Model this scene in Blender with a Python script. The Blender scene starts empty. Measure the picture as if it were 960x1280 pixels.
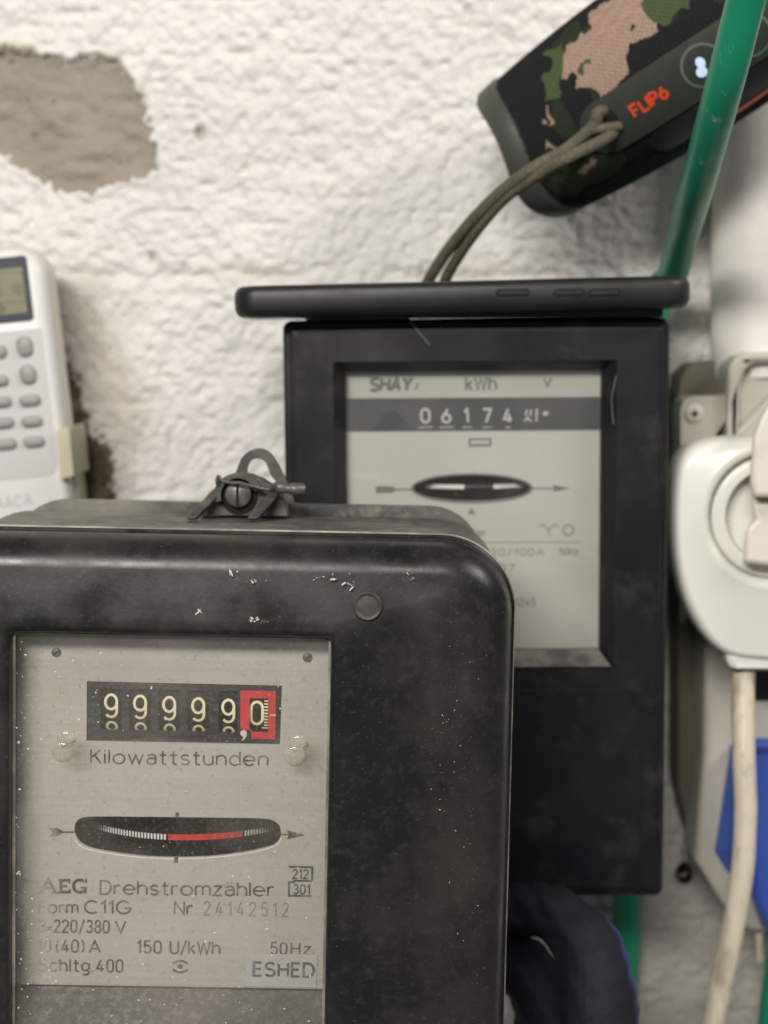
import bpy, bmesh, math, random
import numpy as np
from mathutils import Vector, Matrix
from mathutils.geometry import tessellate_polygon
random.seed(7); RNG = np.random.default_rng(7)
R = math.radians; PI = math.pi
S = bpy.context.scene; COL = S.collection
# ------------------------------------------------------------------ camera
CAMZ = 1.5; PITCH = R(6.5); FPX = 1950.0
cam = bpy.data.cameras.new('camera'); co = bpy.data.objects.new('camera', cam); COL.objects.link(co)
co.location = (0, 0, CAMZ); co.rotation_euler = (PI/2 - PITCH, 0, 0)
cam.sensor_fit = 'HORIZONTAL'; cam.sensor_width = 24.0; cam.lens = FPX/960*24.0
cam.clip_start = 0.01; cam.clip_end = 50
cam.dof.use_dof = True; cam.dof.focus_distance = 0.475; cam.dof.aperture_fstop = 8.6
S.camera = co
S.render.resolution_x = 768; S.render.resolution_y = 1024
# ------------------------------------------------------------------ light
w = bpy.data.worlds.new("World"); S.world = w; w.use_nodes = True
w.node_tree.nodes['Background'].inputs[0].default_value = (0.93, 0.97, 1.0, 1)
w.node_tree.nodes['Background'].inputs[1].default_value = 0.15
def area(name, loc, target, sx, sy, power, col):
    l = bpy.data.lights.new(name, 'AREA'); l.shape = 'RECTANGLE'; l.size = sx; l.size_y = sy
    l.energy = power; l.color = col
    o = bpy.data.objects.new(name, l); COL.objects.link(o); o.location = loc
    o.rotation_euler = (Vector(target)-Vector(loc)).to_track_quat('-Z', 'Y').to_euler()
    return o
area('ceiling_lamp', (-0.46, -0.92, CAMZ+0.74), (0, 0.6, CAMZ), 0.9, 0.22, 33, (1.0, 0.962, 0.90))
area('side_ceiling_lamp', (0.78, 0.10, CAMZ+0.62), (0.06, 0.5, CAMZ-.03), 0.40, 0.14, 6.0, (1.0, 0.96, 0.9))
S.view_settings.view_transform = 'Standard'; S.view_settings.look = 'None'
S.view_settings.exposure = 0.0; S.view_settings.gamma = 1.0
S.render.engine = 'CYCLES'
S.cycles.max_bounces = 8; S.cycles.transparent_max_bounces = 12

# ------------------------------------------------------------------ pixel -> place
RC = Matrix.Rotation(PI/2-PITCH, 3, 'X')
CP = Vector((0, 0, CAMZ))
def ray(px, py): return RC @ Vector(((px-480)/FPX, -(py-640)/FPX, -1))
def W(px, py, Y):
    """point of the upright plane at distance Y from the lens that shows at px,py"""
    d = ray(px, py); t = Y/d.y
    return CP + d*t
class Frame:
    def __init__(s, px, py, Y, roll=0, tilt=0, yaw=0):
        s.M = Matrix.Translation(W(px, py, Y)) @ Matrix.Rotation(R(yaw), 4, 'Z') @ Matrix.Rotation(R(roll), 4, 'Y') @ Matrix.Rotation(R(tilt), 4, 'X')
        s.I = s.M.inverted()
    def __call__(s, px, py, y=0.0):
        o = s.I @ CP; d = s.I.to_3x3() @ ray(px, py)
        t = (y-o.y)/d.y; p = o + d*t
        return (p.x, p.z)
# ------------------------------------------------------------------ objects
def empty(name, M, label, cat, group=None):
    o = bpy.data.objects.new(name, None); COL.objects.link(o); o.matrix_world = M
    o.empty_display_size = 0.01
    o['label'] = label; o['category'] = cat
    if group: o['group'] = group
    return o
def mk(name, V, F, mat, parent=None, smooth=35, stuff=False, label=None, M=None):
    me = bpy.data.meshes.new(name); me.from_pydata([tuple(v) for v in V], [], F); me.update()
    bm = bmesh.new(); bm.from_mesh(me); bmesh.ops.recalc_face_normals(bm, faces=bm.faces); bm.to_mesh(me); bm.free()
    if smooth:
        me.polygons.foreach_set('use_smooth', [True]*len(me.polygons))
        me.set_sharp_from_angle(angle=R(smooth))
    me.materials.append(mat)
    o = bpy.data.objects.new(name, me); COL.objects.link(o)
    if parent: o.parent = parent
    if M is not None: o.matrix_world = M
    if stuff: o['kind'] = 'stuff'
    if label: o['label'] = label
    return o
def bevel(o, wd, seg=3):
    m = o.modifiers.new('bevel', 'BEVEL'); m.width = wd; m.segments = seg; m.limit_method = 'ANGLE'; m.angle_limit = R(40)
    return o
def rrect(x0, x1, z0, z1, r, n=8):
    if not isinstance(r, (tuple, list)): r = [r]*4      # tr, tl, bl, br
    P = []
    for (cx, cz, a, rr) in ((x1-r[0], z1-r[0], 0, r[0]), (x0+r[1], z1-r[1], 90, r[1]), (x0+r[2], z0+r[2], 180, r[2]), (x1-r[3], z0+r[3], 270, r[3])):
        for i in range(n+1):
            t = R(a+90*i/n); P.append((cx+rr*math.cos(t), cz+rr*math.sin(t)))
    return P
def loft(rings, cap0=False, cap1=False, closed=True):
    V = []; F = []; n = len(rings[0])
    for r in rings: V += r
    for k in range(len(rings)-1):
        for i in range(n if closed else n-1):
            j = (i+1) % n
            F.append((k*n+i, k*n+j, (k+1)*n+j, (k+1)*n+i))
    if cap0: F.append(tuple(range(n)))
    if cap1: F.append(tuple(range((len(rings)-1)*n, len(rings)*n)))
    return V, F
def slab(outer, y0, y1, holes=()):
    """outline in x,z given thickness from y0 (front) to y1, with holes"""
    loops = [outer]+list(holes)
    tri = tessellate_polygon([[Vector((p[0], p[1], 0)) for p in l] for l in loops])
    flat = [p for l in loops for p in l]; N = len(flat)
    V = [(p[0], y0, p[1]) for p in flat]+[(p[0], y1, p[1]) for p in flat]
    F = [tuple(t) for t in tri]+[tuple(N+i for i in reversed(t)) for t in tri]
    k = 0
    for l in loops:
        n = len(l)
        for i in range(n):
            j = (i+1) % n; F.append((k+i, k+j, N+k+j, N+k+i))
        k += n
    return V, F
def sheet(outer, y, holes=()):
    loops = [outer]+list(holes)
    tri = tessellate_polygon([[Vector((p[0], p[1], 0)) for p in l] for l in loops])
    return [(p[0], y, p[1]) for l in loops for p in l], [tuple(t) for t in tri]
def join(*parts):
    V = []; F = []
    for v, f in parts:
        k = len(V); V += list(v); F += [tuple(i+k for i in q) for q in f]
    return V, F
def boxm(x0, x1, y0, y1, z0, z1):
    V = [(x, y, z) for x in (x0, x1) for y in (y0, y1) for z in (z0, z1)]
    return V, [(0, 1, 3, 2), (4, 6, 7, 5), (0, 4, 5, 1), (2, 3, 7, 6), (0, 2, 6, 4), (1, 5, 7, 3)]
def hull(A, B):
    """two quads of 3-D points joined to a bar"""
    return list(A)+list(B), [(0, 1, 2, 3), (4, 7, 6, 5), (0, 4, 5, 1), (1, 5, 6, 2), (2, 6, 7, 3), (3, 7, 4, 0)]
def spline(P, n=8):
    P = [np.array(p, float) for p in P]; Q = [2*P[0]-P[1]]+P+[2*P[-1]-P[-2]]; out = []
    for i in range(1, len(Q)-2):
        for k in range(n):
            t = k/n; a, b, c, d = Q[i-1:i+3]
            out.append(.5*((2*b)+(c-a)*t+(2*a-5*b+4*c-d)*t*t+(3*b-a-3*c+d)*t**3))
    out.append(P[-1]); return [tuple(p) for p in out]
def tube(P, r, n=16, caps=True, rf=None):
    P = [Vector(p) for p in P]; rings = []; up = None
    for i, p in enumerate(P):
        t = (P[min(i+1, len(P)-1)]-P[max(i-1, 0)]).normalized()
        if up is None: up = t.orthogonal().normalized()
        up = (up-t*up.dot(t)).normalized(); b = t.cross(up)
        rr = r if rf is None else rf(i/(len(P)-1), r)
        rings.append([tuple(p+(up*math.cos(2*PI*k/n)+b*math.sin(2*PI*k/n))*rr) for k in range(n)])
    return loft(rings, caps, caps)
def lathe_y(cx, cz, prof, n=32, cap0=True, cap1=False, a0=0):
    """prof: list of (radius, y)"""
    return loft([[(cx+r*math.cos(a0+2*PI*i/n), y, cz+r*math.sin(a0+2*PI*i/n)) for i in range(n)] for r, y in prof], cap0, cap1)
def circ(cx, cz, r, n=32, rz=None):
    rz = r if rz is None else rz
    return [(cx+r*math.cos(2*PI*i/n), cz+rz*math.sin(2*PI*i/n)) for i in range(n)]
# ------------------------------------------------------------------ stroke letters
def E(cx, cy, rx, ry, a0, a1, n=None):
    n = n or max(4, int(abs(a1-a0)/15))
    return [(cx+rx*math.cos(R(a0+(a1-a0)*i/n)), cy+ry*math.sin(R(a0+(a1-a0)*i/n))) for i in range(n+1)]
A_ = [E(.3, .48, .25, .22, 155, 0)+[(.55, 0)], [(.55, .42), (.24, .42)]+E(.24, .21, .22, .21, 90, 270)+[(.36, 0), (.53, .14)]]
G = {
 'K': (.62, [[(0, 0), (0, 1)], [(.58, 1), (0, .4)], [(.22, .62), (.62, 0)]]), 'i': (0.02, [[(0, 0), (0, .7)], [(0, .88), (0, .98)]]),
 'l': (0.02, [[(0, 0), (0, 1)]]), 'o': (.7, [E(.35, .35, .35, .35, 0, 360)]), 'w': (.88, [[(0, .7), (.22, .02), (.44, .68), (.66, .02), (.88, .7)]]),
 'a': (.56, A_), 'ä': (.56, A_+[[(.15, .88), (.15, .98)], [(.42, .88), (.42, .98)]]),
 't': (.42, [[(.18, .95), (.18, .15)]+E(.33, .15, .15, .15, 180, 270)+[(.42, 0)], [(0, .68), (.42, .68)]]),
 's': (.5, [E(.26, .525, .23, .175, 30, 270)+E(.26, .175, .24, .175, 90, -150)[1:]]),
 'u': (.56, [[(0, .7), (0, .28)]+E(.28, .28, .28, .28, 180, 350), [(.56, .7), (.56, 0)]]),
 'n': (.56, [[(0, 0), (0, .7)], E(.28, .42, .28, .28, 175, 0)+[(.56, 0)]]),
 'h': (.56, [[(0, 0), (0, 1)], E(.28, .42, .28, .28, 175, 0)+[(.56, 0)]]),
 'm': (.9, [[(0, 0), (0, .7)], E(.225, .47, .225, .23, 175, 0)+[(.45, 0)], E(.675, .47, .225, .23, 175, 0)+[(.9, 0)]]),
 'd': (.62, [E(.31, .35, .31, .35, 0, 360), [(.62, 0), (.62, 1)]]), 'e': (.68, [[(.03, .36), (.66, .36)]+E(.34, .35, .34, .35, 8, 318)]),
 'r': (.36, [[(0, 0), (0, .7)], E(.24, .42, .24, .27, 175, 60)]), 'z': (.52, [[(.02, .7), (.5, .7), (0, 0), (.52, 0)]]),
 'c': (.58, [E(.33, .35, .33, .35, 45, 315)]), 'g': (.6, [E(.3, .38, .3, .32, 0, 360), [(.6, .7), (.6, -.05)]+E(.3, -.05, .3, .22, 0, -140)]),
 'k': (.48, [[(0, 0), (0, 1)], [(.43, .68), (0, .28)], [(.15, .42), (.48, 0)]]), 'x': (.4, [[(0, .1), (.4, .5)], [(0, .5), (.4, .1)]]),
 'A': (.7, [[(0, 0), (.35, 1), (.7, 0)], [(.12, .33), (.58, .33)]]), 'C': (.78, [E(.42, .5, .42, .5, 48, 312)]),
 'D': (.66, [[(.3, 1), (0, 1), (0, 0), (.28, 0)]+E(.28, .5, .38, .5, -90, 90)]), 'E': (.52, [[(.5, 1), (0, 1), (0, 0), (.52, 0)], [(0, .53), (.45, .53)]]),
 'F': (.5, [[(.5, 1), (0, 1), (0, 0)], [(0, .52), (.42, .52)]]), 'G': (.8, [E(.42, .5, .42, .5, 48, 350)+[(.8, .45), (.48, .45)]]),
 'H': (.62, [[(0, 0), (0, 1)], [(.62, 0), (.62, 1)], [(0, .52), (.62, .52)]]), 'N': (.64, [[(0, 0), (0, 1), (.64, 0), (.64, 1)]]),
 'S': (.6, [E(.3, .75, .28, .25, 25, 270)+E(.3, .25, .3, .25, 90, -155)[1:]]), 'U': (.6, [[(0, 1), (0, .3)]+E(.3, .3, .3, .3, 180, 360)+[(.6, 1)]]),
 'V': (.66, [[(0, 1), (.33, 0), (.66, 1)]]), 'W': (.95, [[(0, 1), (.23, 0), (.475, .95), (.72, 0), (.95, 1)]]),
 'L': (.45, [[(0, 1), (0, 0), (.45, 0)]]), 'I': (0.02, [[(0, 0), (0, 1)]]), 'P': (.52, [[(0, 0), (0, 1), (.28, 1)]+E(.28, .75, .24, .25, 90, -90)+[(0, .5)]]),
 'Y': (.64, [[(0, 1), (.32, .48), (.64, 1)], [(.32, .48), (.32, 0)]]), 'M': (.8, [[(0, 0), (0, 1), (.4, .3), (.8, 1), (.8, 0)]]),
 '0': (.5, [E(.25, .72, .25, .28, 0, 180)+E(.25, .28, .25, .28, 180, 360)+[(.5, .72)]]), '1': (.26, [[(0, .76), (.22, 1), (.22, 0)]]),
 '2': (.52, [E(.25, .74, .25, .26, 170, -30)+[(0, 0), (.52, 0)]]), '3': (.5, [E(.24, .76, .22, .24, 155, -80)+E(.24, .27, .25, .27, 80, -155)]),
 '4': (.56, [[(.38, 0), (.38, .62)], [(.32, 1), (0, .24), (.56, .24)]]), '5': (.5, [[(.46, 1), (.06, 1), (.03, .56)]+E(.24, .32, .26, .32, 125, -150)]),
 '6': (.5, [E(.25, .3, .25, .3, 0, 360), [(.36, 1), (.03, .4)]]), '7': (.5, [[(0, 1), (.5, 1), (.18, 0)]]),
 '8': (.5, [E(.25, .76, .21, .24, 0, 360), E(.25, .27, .25, .27, 0, 360)]),
 '9': (.5, [E(.25, .68, .25, .32, 0, 360), [(.5, .68), (.5, .28)]+E(.25, .28, .25, .28, 0, -145)]),
 '(': (.2, [E(.35, .5, .32, .62, 125, 235)]), ')': (.2, [E(-.12, .5, .32, .62, 55, -55)]), '/': (.42, [[(0, -.12), (.42, 1.08)]]),
 '.': (.04, [[(.02, 0), (.02, .09)]]), '-': (.3, [[(0, .4), (.3, .4)]]), ' ': (.3, []),
}
def ribbon(pts, wd, z0=0):
    """flat stroke with mitred bends; pts in drawing units"""
    P = [pts[0]]
    for p in pts[1:]:
        if math.hypot(p[0]-P[-1][0], p[1]-P[-1][1]) > 1e-5: P.append(p)
    closed = len(P) > 3 and math.hypot(P[0][0]-P[-1][0], P[0][1]-P[-1][1]) < 1e-4
    if closed: P = P[:-1]
    n = len(P); L = []; Rr = []
    for i in range(n):
        a = P[(i-1) % n] if (closed or i > 0) else None
        b = P[(i+1) % n] if (closed or i < n-1) else None
        p = P[i]
        def nrm(u, v):
            dx, dy = v[0]-u[0], v[1]-u[1]; l = math.hypot(dx, dy) or 1; return (-dy/l, dx/l)
        if a is None: nx, ny = nrm(p, b); s = 1
        elif b is None: nx, ny = nrm(a, p); s = 1
        else:
            n1 = nrm(a, p); n2 = nrm(p, b); nx, ny = n1[0]+n2[0], n1[1]+n2[1]; l = math.hypot(nx, ny)
            if l < .3: nx, ny = n1; s = 1
            else: nx, ny = nx/l, ny/l; s = min(2.2, 1/max(.3, nx*n1[0]+ny*n1[1]))
        h = wd/2*s
        L.append((p[0]+nx*h, p[1]+ny*h)); Rr.append((p[0]-nx*h, p[1]-ny*h))
    V = L+Rr; F = [(i, (i+1) % n, n+(i+1) % n, n+i) for i in range(n if closed else n-1)]
    return V, F
class Ink:
    """collects strokes drawn in photo pixels, lays them on plane y of a frame"""
    def __init__(s, fr, y, step=2e-5): s.fr = fr; s.y = y; s.V = []; s.F = []; s.k = 0; s.step = step
    def put(s, VF):
        V, F = VF; o = len(s.V); s.k += 1
        for v in V:
            x, z = s.fr(v[0], v[1], s.y); s.V.append((x, s.y-s.step*(s.k % 5), z))
        s.F += [tuple(i+o for i in f) for f in F]
    def line(s, pts, wd): s.put(ribbon(pts, wd))
    def poly(s, pts):
        tri = tessellate_polygon([[Vector((p[0], p[1], 0)) for p in pts]])
        s.put((pts, [tuple(t) for t in tri]))
    def text(s, txt, x0, y0, x1, y1, cap, wd, track=.22, slant=0, bold=None):
        adv = 0; pos = []
        for c in txt:
            pos.append(adv); adv += G[c][0]+track
        adv -= track
        L = math.hypot(x1-x0, y1-y0); ux, uy = (x1-x0)/L, (y1-y0)/L
        sx = L/adv
        for c, a in zip(txt, pos):
            for st in G[c][1]:
                pts = []
                for (gx, gy) in st:
                    X = (a+gx+slant*gy)*sx; Y = gy*cap
                    pts.append((x0+ux*X+uy*Y, y0+uy*X-ux*Y))
                s.line(pts, wd)
        return s
    def build(s, name, mat, parent, **k):
        o = mk(name, s.V, s.F, mat, parent, smooth=0, **k)
        return o
# ------------------------------------------------------------------ materials
def srgb(r, g, b): return tuple(((c/255)/12.92 if c/255 <= .04045 else (((c/255)+.055)/1.055)**2.4) for c in (r, g, b))
def mat(name, col, rough=.5, metal=0, spec=.5, layers=(), bump=None, rvar=None, emit=None, coat=0, sheen=0):
    m = bpy.data.materials.new(name); m.use_nodes = True; nt = m.node_tree; N = nt.nodes; Lk = nt.links
    b = N['Principled BSDF']; b.inputs['Roughness'].default_value = rough; b.inputs['Metallic'].default_value = metal
    b.inputs['Specular IOR Level'].default_value = spec; b.inputs['Coat Weight'].default_value = coat; b.inputs['Sheen Weight'].default_value = sheen
    b.inputs['Base Color'].default_value = (*col, 1)
    tc = N.new('ShaderNodeTexCoord'); cur = None
    def noise(scale, detail=4, rgh=.6, dist=0):
        mp = N.new('ShaderNodeMapping'); Lk.new(tc.outputs['Object'], mp.inputs[0])
        if isinstance(scale, (int, float)): scale = (scale,)*3
        mp.inputs['Scale'].default_value = scale; mp.inputs['Location'].default_value = tuple(random.uniform(0, 5) for _ in range(3))
        t = N.new('ShaderNodeTexNoise'); t.inputs['Scale'].default_value = 1; t.inputs['Detail'].default_value = detail
        t.inputs['Roughness'].default_value = rgh; t.inputs['Distortion'].default_value = dist
        Lk.new(mp.outputs[0], t.inputs['Vector']); return t.outputs[0]
    for (scale, det, lo, hi, c2, amt) in layers:
        n = noise(scale, det)
        mr = N.new('ShaderNodeMapRange'); mr.inputs[1].default_value = lo; mr.inputs[2].default_value = hi
        mr.inputs[3].default_value = 0; mr.inputs[4].default_value = amt; Lk.new(n, mr.inputs[0])
        mx = N.new('ShaderNodeMix'); mx.data_type = 'RGBA'; Lk.new(mr.outputs[0], mx.inputs['Factor'])
        if cur is None: mx.inputs['A'].default_value = (*col, 1)
        else: Lk.new(cur, mx.inputs['A'])
        mx.inputs['B'].default_value = (*c2, 1); cur = mx.outputs['Result']
    if cur is not None: Lk.new(cur, b.inputs['Base Color'])
    if rvar:
        sc, lo, hi = rvar; n = noise(sc, 5); mr = N.new('ShaderNodeMapRange'); mr.inputs[1].default_value = .35; mr.inputs[2].default_value = .65
        mr.inputs[3].default_value = lo; mr.inputs[4].default_value = hi; Lk.new(n, mr.inputs[0]); Lk.new(mr.outputs[0], b.inputs['Roughness'])
    if bump:
        prev = None
        for (sc, st, dist) in bump:
            n = noise(sc, 5); bp = N.new('ShaderNodeBump'); bp.inputs['Strength'].default_value = st; bp.inputs['Distance'].default_value = dist
            Lk.new(n, bp.inputs['Height'])
            if prev: Lk.new(prev, bp.inputs['Normal'])
            prev = bp.outputs[0]
        Lk.new(prev, b.inputs['Normal'])
    if emit: b.inputs['Emission Color'].default_value = (*emit[0], 1); b.inputs['Emission Strength'].default_value = emit[1]
    return m
def attr_mat(name, attr, rough=.8, bump=None, spec=.3):
    m = mat(name, (.5, .5, .5), rough, bump=bump, spec=spec); nt = m.node_tree
    a = nt.nodes.new('ShaderNodeAttribute'); a.attribute_name = attr
    nt.links.new(a.outputs['Color'], nt.nodes['Principled BSDF'].inputs['Base Color']); return m
def glass(name, dust=.04, tint=(1, 1, 1)):
    m = bpy.data.materials.new(name); m.use_nodes = True; nt = m.node_tree; N = nt.nodes; Lk = nt.links; N.clear()
    out = N.new('ShaderNodeOutputMaterial'); tr = N.new('ShaderNodeBsdfTransparent'); tr.inputs[0].default_value = (*tint, 1)
    gl = N.new('ShaderNodeBsdfGlossy'); gl.inputs['Roughness'].default_value = .06
    fr = N.new('ShaderNodeFresnel'); fr.inputs[0].default_value = 1.48
    mx = N.new('ShaderNodeMixShader'); ge = N.new('ShaderNodeNewGeometry'); im = N.new('ShaderNodeMapRange'); im.inputs[3].default_value = 1.48; im.inputs[4].default_value = 1/1.48
    Lk.new(ge.outputs['Backfacing'], im.inputs[0]); Lk.new(im.outputs[0], fr.inputs[0]); Lk.new(fr.outputs[0], mx.inputs[0]); Lk.new(tr.outputs[0], mx.inputs[1]); Lk.new(gl.outputs[0], mx.inputs[2])
    df = N.new('ShaderNodeBsdfDiffuse'); df.inputs[0].default_value = (.55, .5, .44, 1)
    tc = N.new('ShaderNodeTexCoord')
    n1 = N.new('ShaderNodeTexNoise'); n1.inputs['Scale'].default_value = 28; n1.inputs['Detail'].default_value = 6; Lk.new(tc.outputs['Object'], n1.inputs['Vector'])
    n2 = N.new('ShaderNodeTexNoise'); n2.inputs['Scale'].default_value = 900; n2.inputs['Detail'].default_value = 3; Lk.new(tc.outputs['Object'], n2.inputs['Vector'])
    r1 = N.new('ShaderNodeMapRange'); r1.inputs[1].default_value = .35; r1.inputs[2].default_value = .75; r1.inputs[3].default_value = dust*.6; r1.inputs[4].default_value = dust*3.2; Lk.new(n1.outputs[0], r1.inputs[0])
    r2 = N.new('ShaderNodeMapRange'); r2.inputs[1].default_value = .56; r2.inputs[2].default_value = .72; r2.inputs[3].default_value = 0; r2.inputs[4].default_value = dust*2; Lk.new(n2.outputs[0], r2.inputs[0])
    ad = N.new('ShaderNodeMath'); ad.operation = 'ADD'; Lk.new(r1.outputs[0], ad.inputs[0]); Lk.new(r2.outputs[0], ad.inputs[1])
    m2 = N.new('ShaderNodeMixShader'); Lk.new(ad.outputs[0], m2.inputs[0]); Lk.new(mx.outputs[0], m2.inputs[1]); Lk.new(df.outputs[0], m2.inputs[2])
    Lk.new(m2.outputs[0], out.inputs[0]); return m
M = {}
M['bakelite'] = mat('worn_black_bakelite', (.0085, .0085, .009), .40, spec=.42, layers=[((30, 30, 22), 12, .48, .72, (.040, .037, .032), .7), ((300, 300, 300), 8, .52, .72, (.042, .037, .031), .5), ((13, 13, 13), 8, .52, .66, (.036, .028, .024), .7), ((90, 90, 900), 5, .60, .78, (.06, .056, .05), .25), ((1100, 1100, 1100), 2, .66, .8, (.12, .11, .095), .7)],
                    bump=[(90, .10, .0006), (900, .10, .0002)], rvar=((50, 30, 50), .25, .44))
M['base_plastic'] = mat('dusty_grey_base', (.04, .04, .039), .4, layers=[((14, 14, 14), 8, .42, .66, (.22, .21, .17), .85), ((300, 300, 300), 4, .5, .7, (.15, .138, .11), .6), (150, 4, .5, .7, (.24, .22, .18), .5)], bump=[(200, .15, .0005)], rvar=(30, .28, .6))
M['dust_line'] = mat('dusty_rim_edge', (.15, .14, .12), .6, layers=[((60, 60, 60), 5, .45, .65, (.4, .36, .28), .8)])
M['iron'] = mat('dark_zinc_metal', (.045, .044, .04), .5, metal=.1, layers=[(90, 6, .44, .68, (.15, .135, .105), .8)], bump=[(300, .3, .0005)])
M['lead'] = mat('dull_lead', (.10, .10, .094), .42, metal=.4, layers=[(300, 4, .5, .7, (.2, .18, .15), .6)], bump=[(260, .5, .0008)])
M['plate'] = mat('brushed_plate', (.59, .565, .50), .42, metal=.38, layers=[((6, 6, 900), 4, .4, .7, (.48, .45, .38), .6), ((16, 16, 16), 6, .42, .7, (.47, .435, .36), .7), (900, 2, .58, .74, (.7, .67, .6), .5), (500, 3, .6, .72, (.26, .24, .2), .5)], bump=[((8, 8, 1500), .06, .0002)])
M['lower_plate'] = mat('speckled_lower_panel', (.12, .112, .098), .7, layers=[((500, 500, 500), 4, .45, .68, (.26, .24, .20), .8), (20, 4, .45, .65, (.06, .055, .05), .6)], bump=[(700, .4, .0006)])
M['panel_black'] = mat('black_counter_panel', (.012, .0115, .011), .5, layers=[((60, 60, 500), 5, .5, .75, (.09, .08, .065), .6)])
M['drum'] = mat('black_number_wheel', (.007, .0068, .0065), .7, spec=.2)
M['cream'] = mat('cream_numerals', srgb(232, 222, 175), .6)
M['red'] = mat('red_paint', srgb(196, 46, 34), .5, layers=[(400, 4, .5, .75, srgb(140, 40, 30), .6)])
M['white_print'] = mat('white_print', (.55, .53, .5), .6)
def ink_mat():
    m = mat('worn_glare_faded_ink', (.03, .028, .025), .55, layers=[(350, 5, .45, .62, (.27, .25, .21), .6)]); nt = m.node_tree
    b = nt.nodes['Principled BSDF']; src = b.inputs['Base Color'].links[0].from_socket
    tc = nt.nodes.new('ShaderNodeTexCoord'); sp = nt.nodes.new('ShaderNodeSeparateXYZ'); nt.links.new(tc.outputs['Object'], sp.inputs[0])
    nz = nt.nodes.new('ShaderNodeTexNoise'); nz.inputs['Scale'].default_value = 260; nt.links.new(tc.outputs['Object'], nz.inputs['Vector'])
    ma = nt.nodes.new('ShaderNodeMath'); ma.operation = 'MULTIPLY_ADD'; ma.inputs[1].default_value = .012; nt.links.new(nz.outputs[0], ma.inputs[0]); nt.links.new(sp.outputs[0], ma.inputs[2])
    mr = nt.nodes.new('ShaderNodeMapRange'); mr.inputs[1].default_value = -.0590; mr.inputs[2].default_value = -.0505; mr.inputs[3].default_value = .85; mr.inputs[4].default_value = 0; nt.links.new(ma.outputs[0], mr.inputs[0])  # leftmost print also fades in colour, for dirt and glare on the pane
    mx = nt.nodes.new('ShaderNodeMix'); mx.data_type = 'RGBA'; nt.links.new(mr.outputs[0], mx.inputs['Factor']); nt.links.new(src, mx.inputs['A']); mx.inputs['B'].default_value = (.40, .37, .31, 1)
    nt.links.new(mx.outputs['Result'], b.inputs['Base Color']); return m
M['ink'] = ink_mat()
M['ink_light'] = mat('stamped_pale_ink', (.19, .175, .15), .5, layers=[(300, 4, .45, .65, (.3, .28, .24), .7)])
M['sticker'] = mat('pale_sticker', (.42, .415, .40), .5, layers=[(300, 3, .5, .7, (.33, .32, .3), .4)])
M['disc_rim'] = mat('aluminium_disc', (.45, .45, .43), .3, metal=.8)
M['tick'] = mat('white_tick_marks', (.72, .7, .64), .6)
M['screw'] = mat('dull_screw', (.10, .095, .088), .5, metal=.4)
M['clear'] = glass('clear_plastic_bead', .16, (.84, .80, .72))
M['glass_a'] = glass('dusty_window_pane', .035)
M['glass_b'] = glass('clean_window_pane', .02)
M['fleck'] = mat('pale_dust', (.56, .54, .50), .8)
M['plastic_b'] = mat('black_meter_case', (.0075, .0075, .0092), .4, spec=.35, layers=[((16, 16, 16), 6, .5, .78, (.05, .046, .045), .6), (60, 5, .56, .75, (.05, .045, .04), .5)], bump=[(1500, .05, .0001)], rvar=(25, .32, .55))
M['dusty_ledge'] = mat('dusty_ledge', (.05, .046, .043), .7, layers=[((40, 40, 40), 6, .4, .65, (.26, .24, .21), .8)])
M['plate_b'] = mat('pale_green_grey_plate', (.47, .475, .42), .42, layers=[((10, 10, 10), 4, .4, .7, (.38, .395, .34), .7)])
M['strip_b'] = mat('dark_slate_strip', (.042, .048, .055), .45, layers=[(40, 4, .4, .7, (.055, .06, .068), .7)])
M['strip_blue'] = mat('dark_blue_stain', (.022, .028, .05), .4)
M['ink_b'] = mat('grey_print', (.13, .14, .13), .6)
M['ink_b2'] = mat('faint_grey_print', (.25, .26, .22), .6)
M['white_b'] = mat('white_numerals', (.47, .47, .44), .5)
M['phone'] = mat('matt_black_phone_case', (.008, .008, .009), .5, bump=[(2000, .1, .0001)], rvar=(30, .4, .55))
M['green'] = mat('green_conduit', srgb(14, 124, 92), .36, layers=[((30, 30, 12), 5, .45, .7, srgb(40, 140, 105), .6), ((220, 220, 50), 4, .62, .74, srgb(150, 165, 150), .6)], bump=[(120, .1, .0006)])
M['remote'] = mat('white_remote_plastic', (.72, .71, .69), .38, layers=[(20, 4, .4, .7, (.66, .64, .60), .5)])
M['remote_side'] = mat('ivory_remote_side', (.56, .53, .46), .42)
M['remote_face'] = mat('pale_grey_faceplate', (.55, .54, .53), .4)
M['key'] = mat('grey_rubber_key', (.29, .285, .275), .45)
M['lcd_frame'] = mat('dark_display_frame', (.045, .05, .06), .35)
M['lcd'] = mat('olive_display', (.235, .225, .145), .3, layers=[((60, 60, 60), 3, .4, .7, (.27, .27, .18), .6)])
M['lcd_ink'] = mat('display_digits', (.14, .135, .1), .4)
M['logo'] = mat('pale_blue_print', (.46, .52, .54), .5)
M['cream_plastic'] = mat('cream_clip_plastic', (.52, .48, .33), .45)
M['pvc'] = mat('grey_beige_enclosure', (.50, .47, .40), .5, layers=[((12, 12, 12), 5, .4, .7, (.38, .35, .29), .7)], bump=[(80, .1, .001)])
M['pvc_shaded'] = mat('shaded_enclosure_base', (.17, .155, .115), .6, layers=[((14, 14, 14), 5, .4, .7, (.09, .08, .06), .7)])  # enclosure plastic with the shade on the back box put into its colour
M['white_plastic'] = mat('glossy_white_plastic', (.78, .775, .71), .26, layers=[((14, 14, 14), 5, .45, .7, (.70, .68, .59), .6)], bump=[(40, .03, .001)])
M['plug'] = mat('ivory_plug', (.70, .64, .56), .4, layers=[((60, 60, 60), 5, .55, .75, (.5, .38, .25), .5)])
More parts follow.
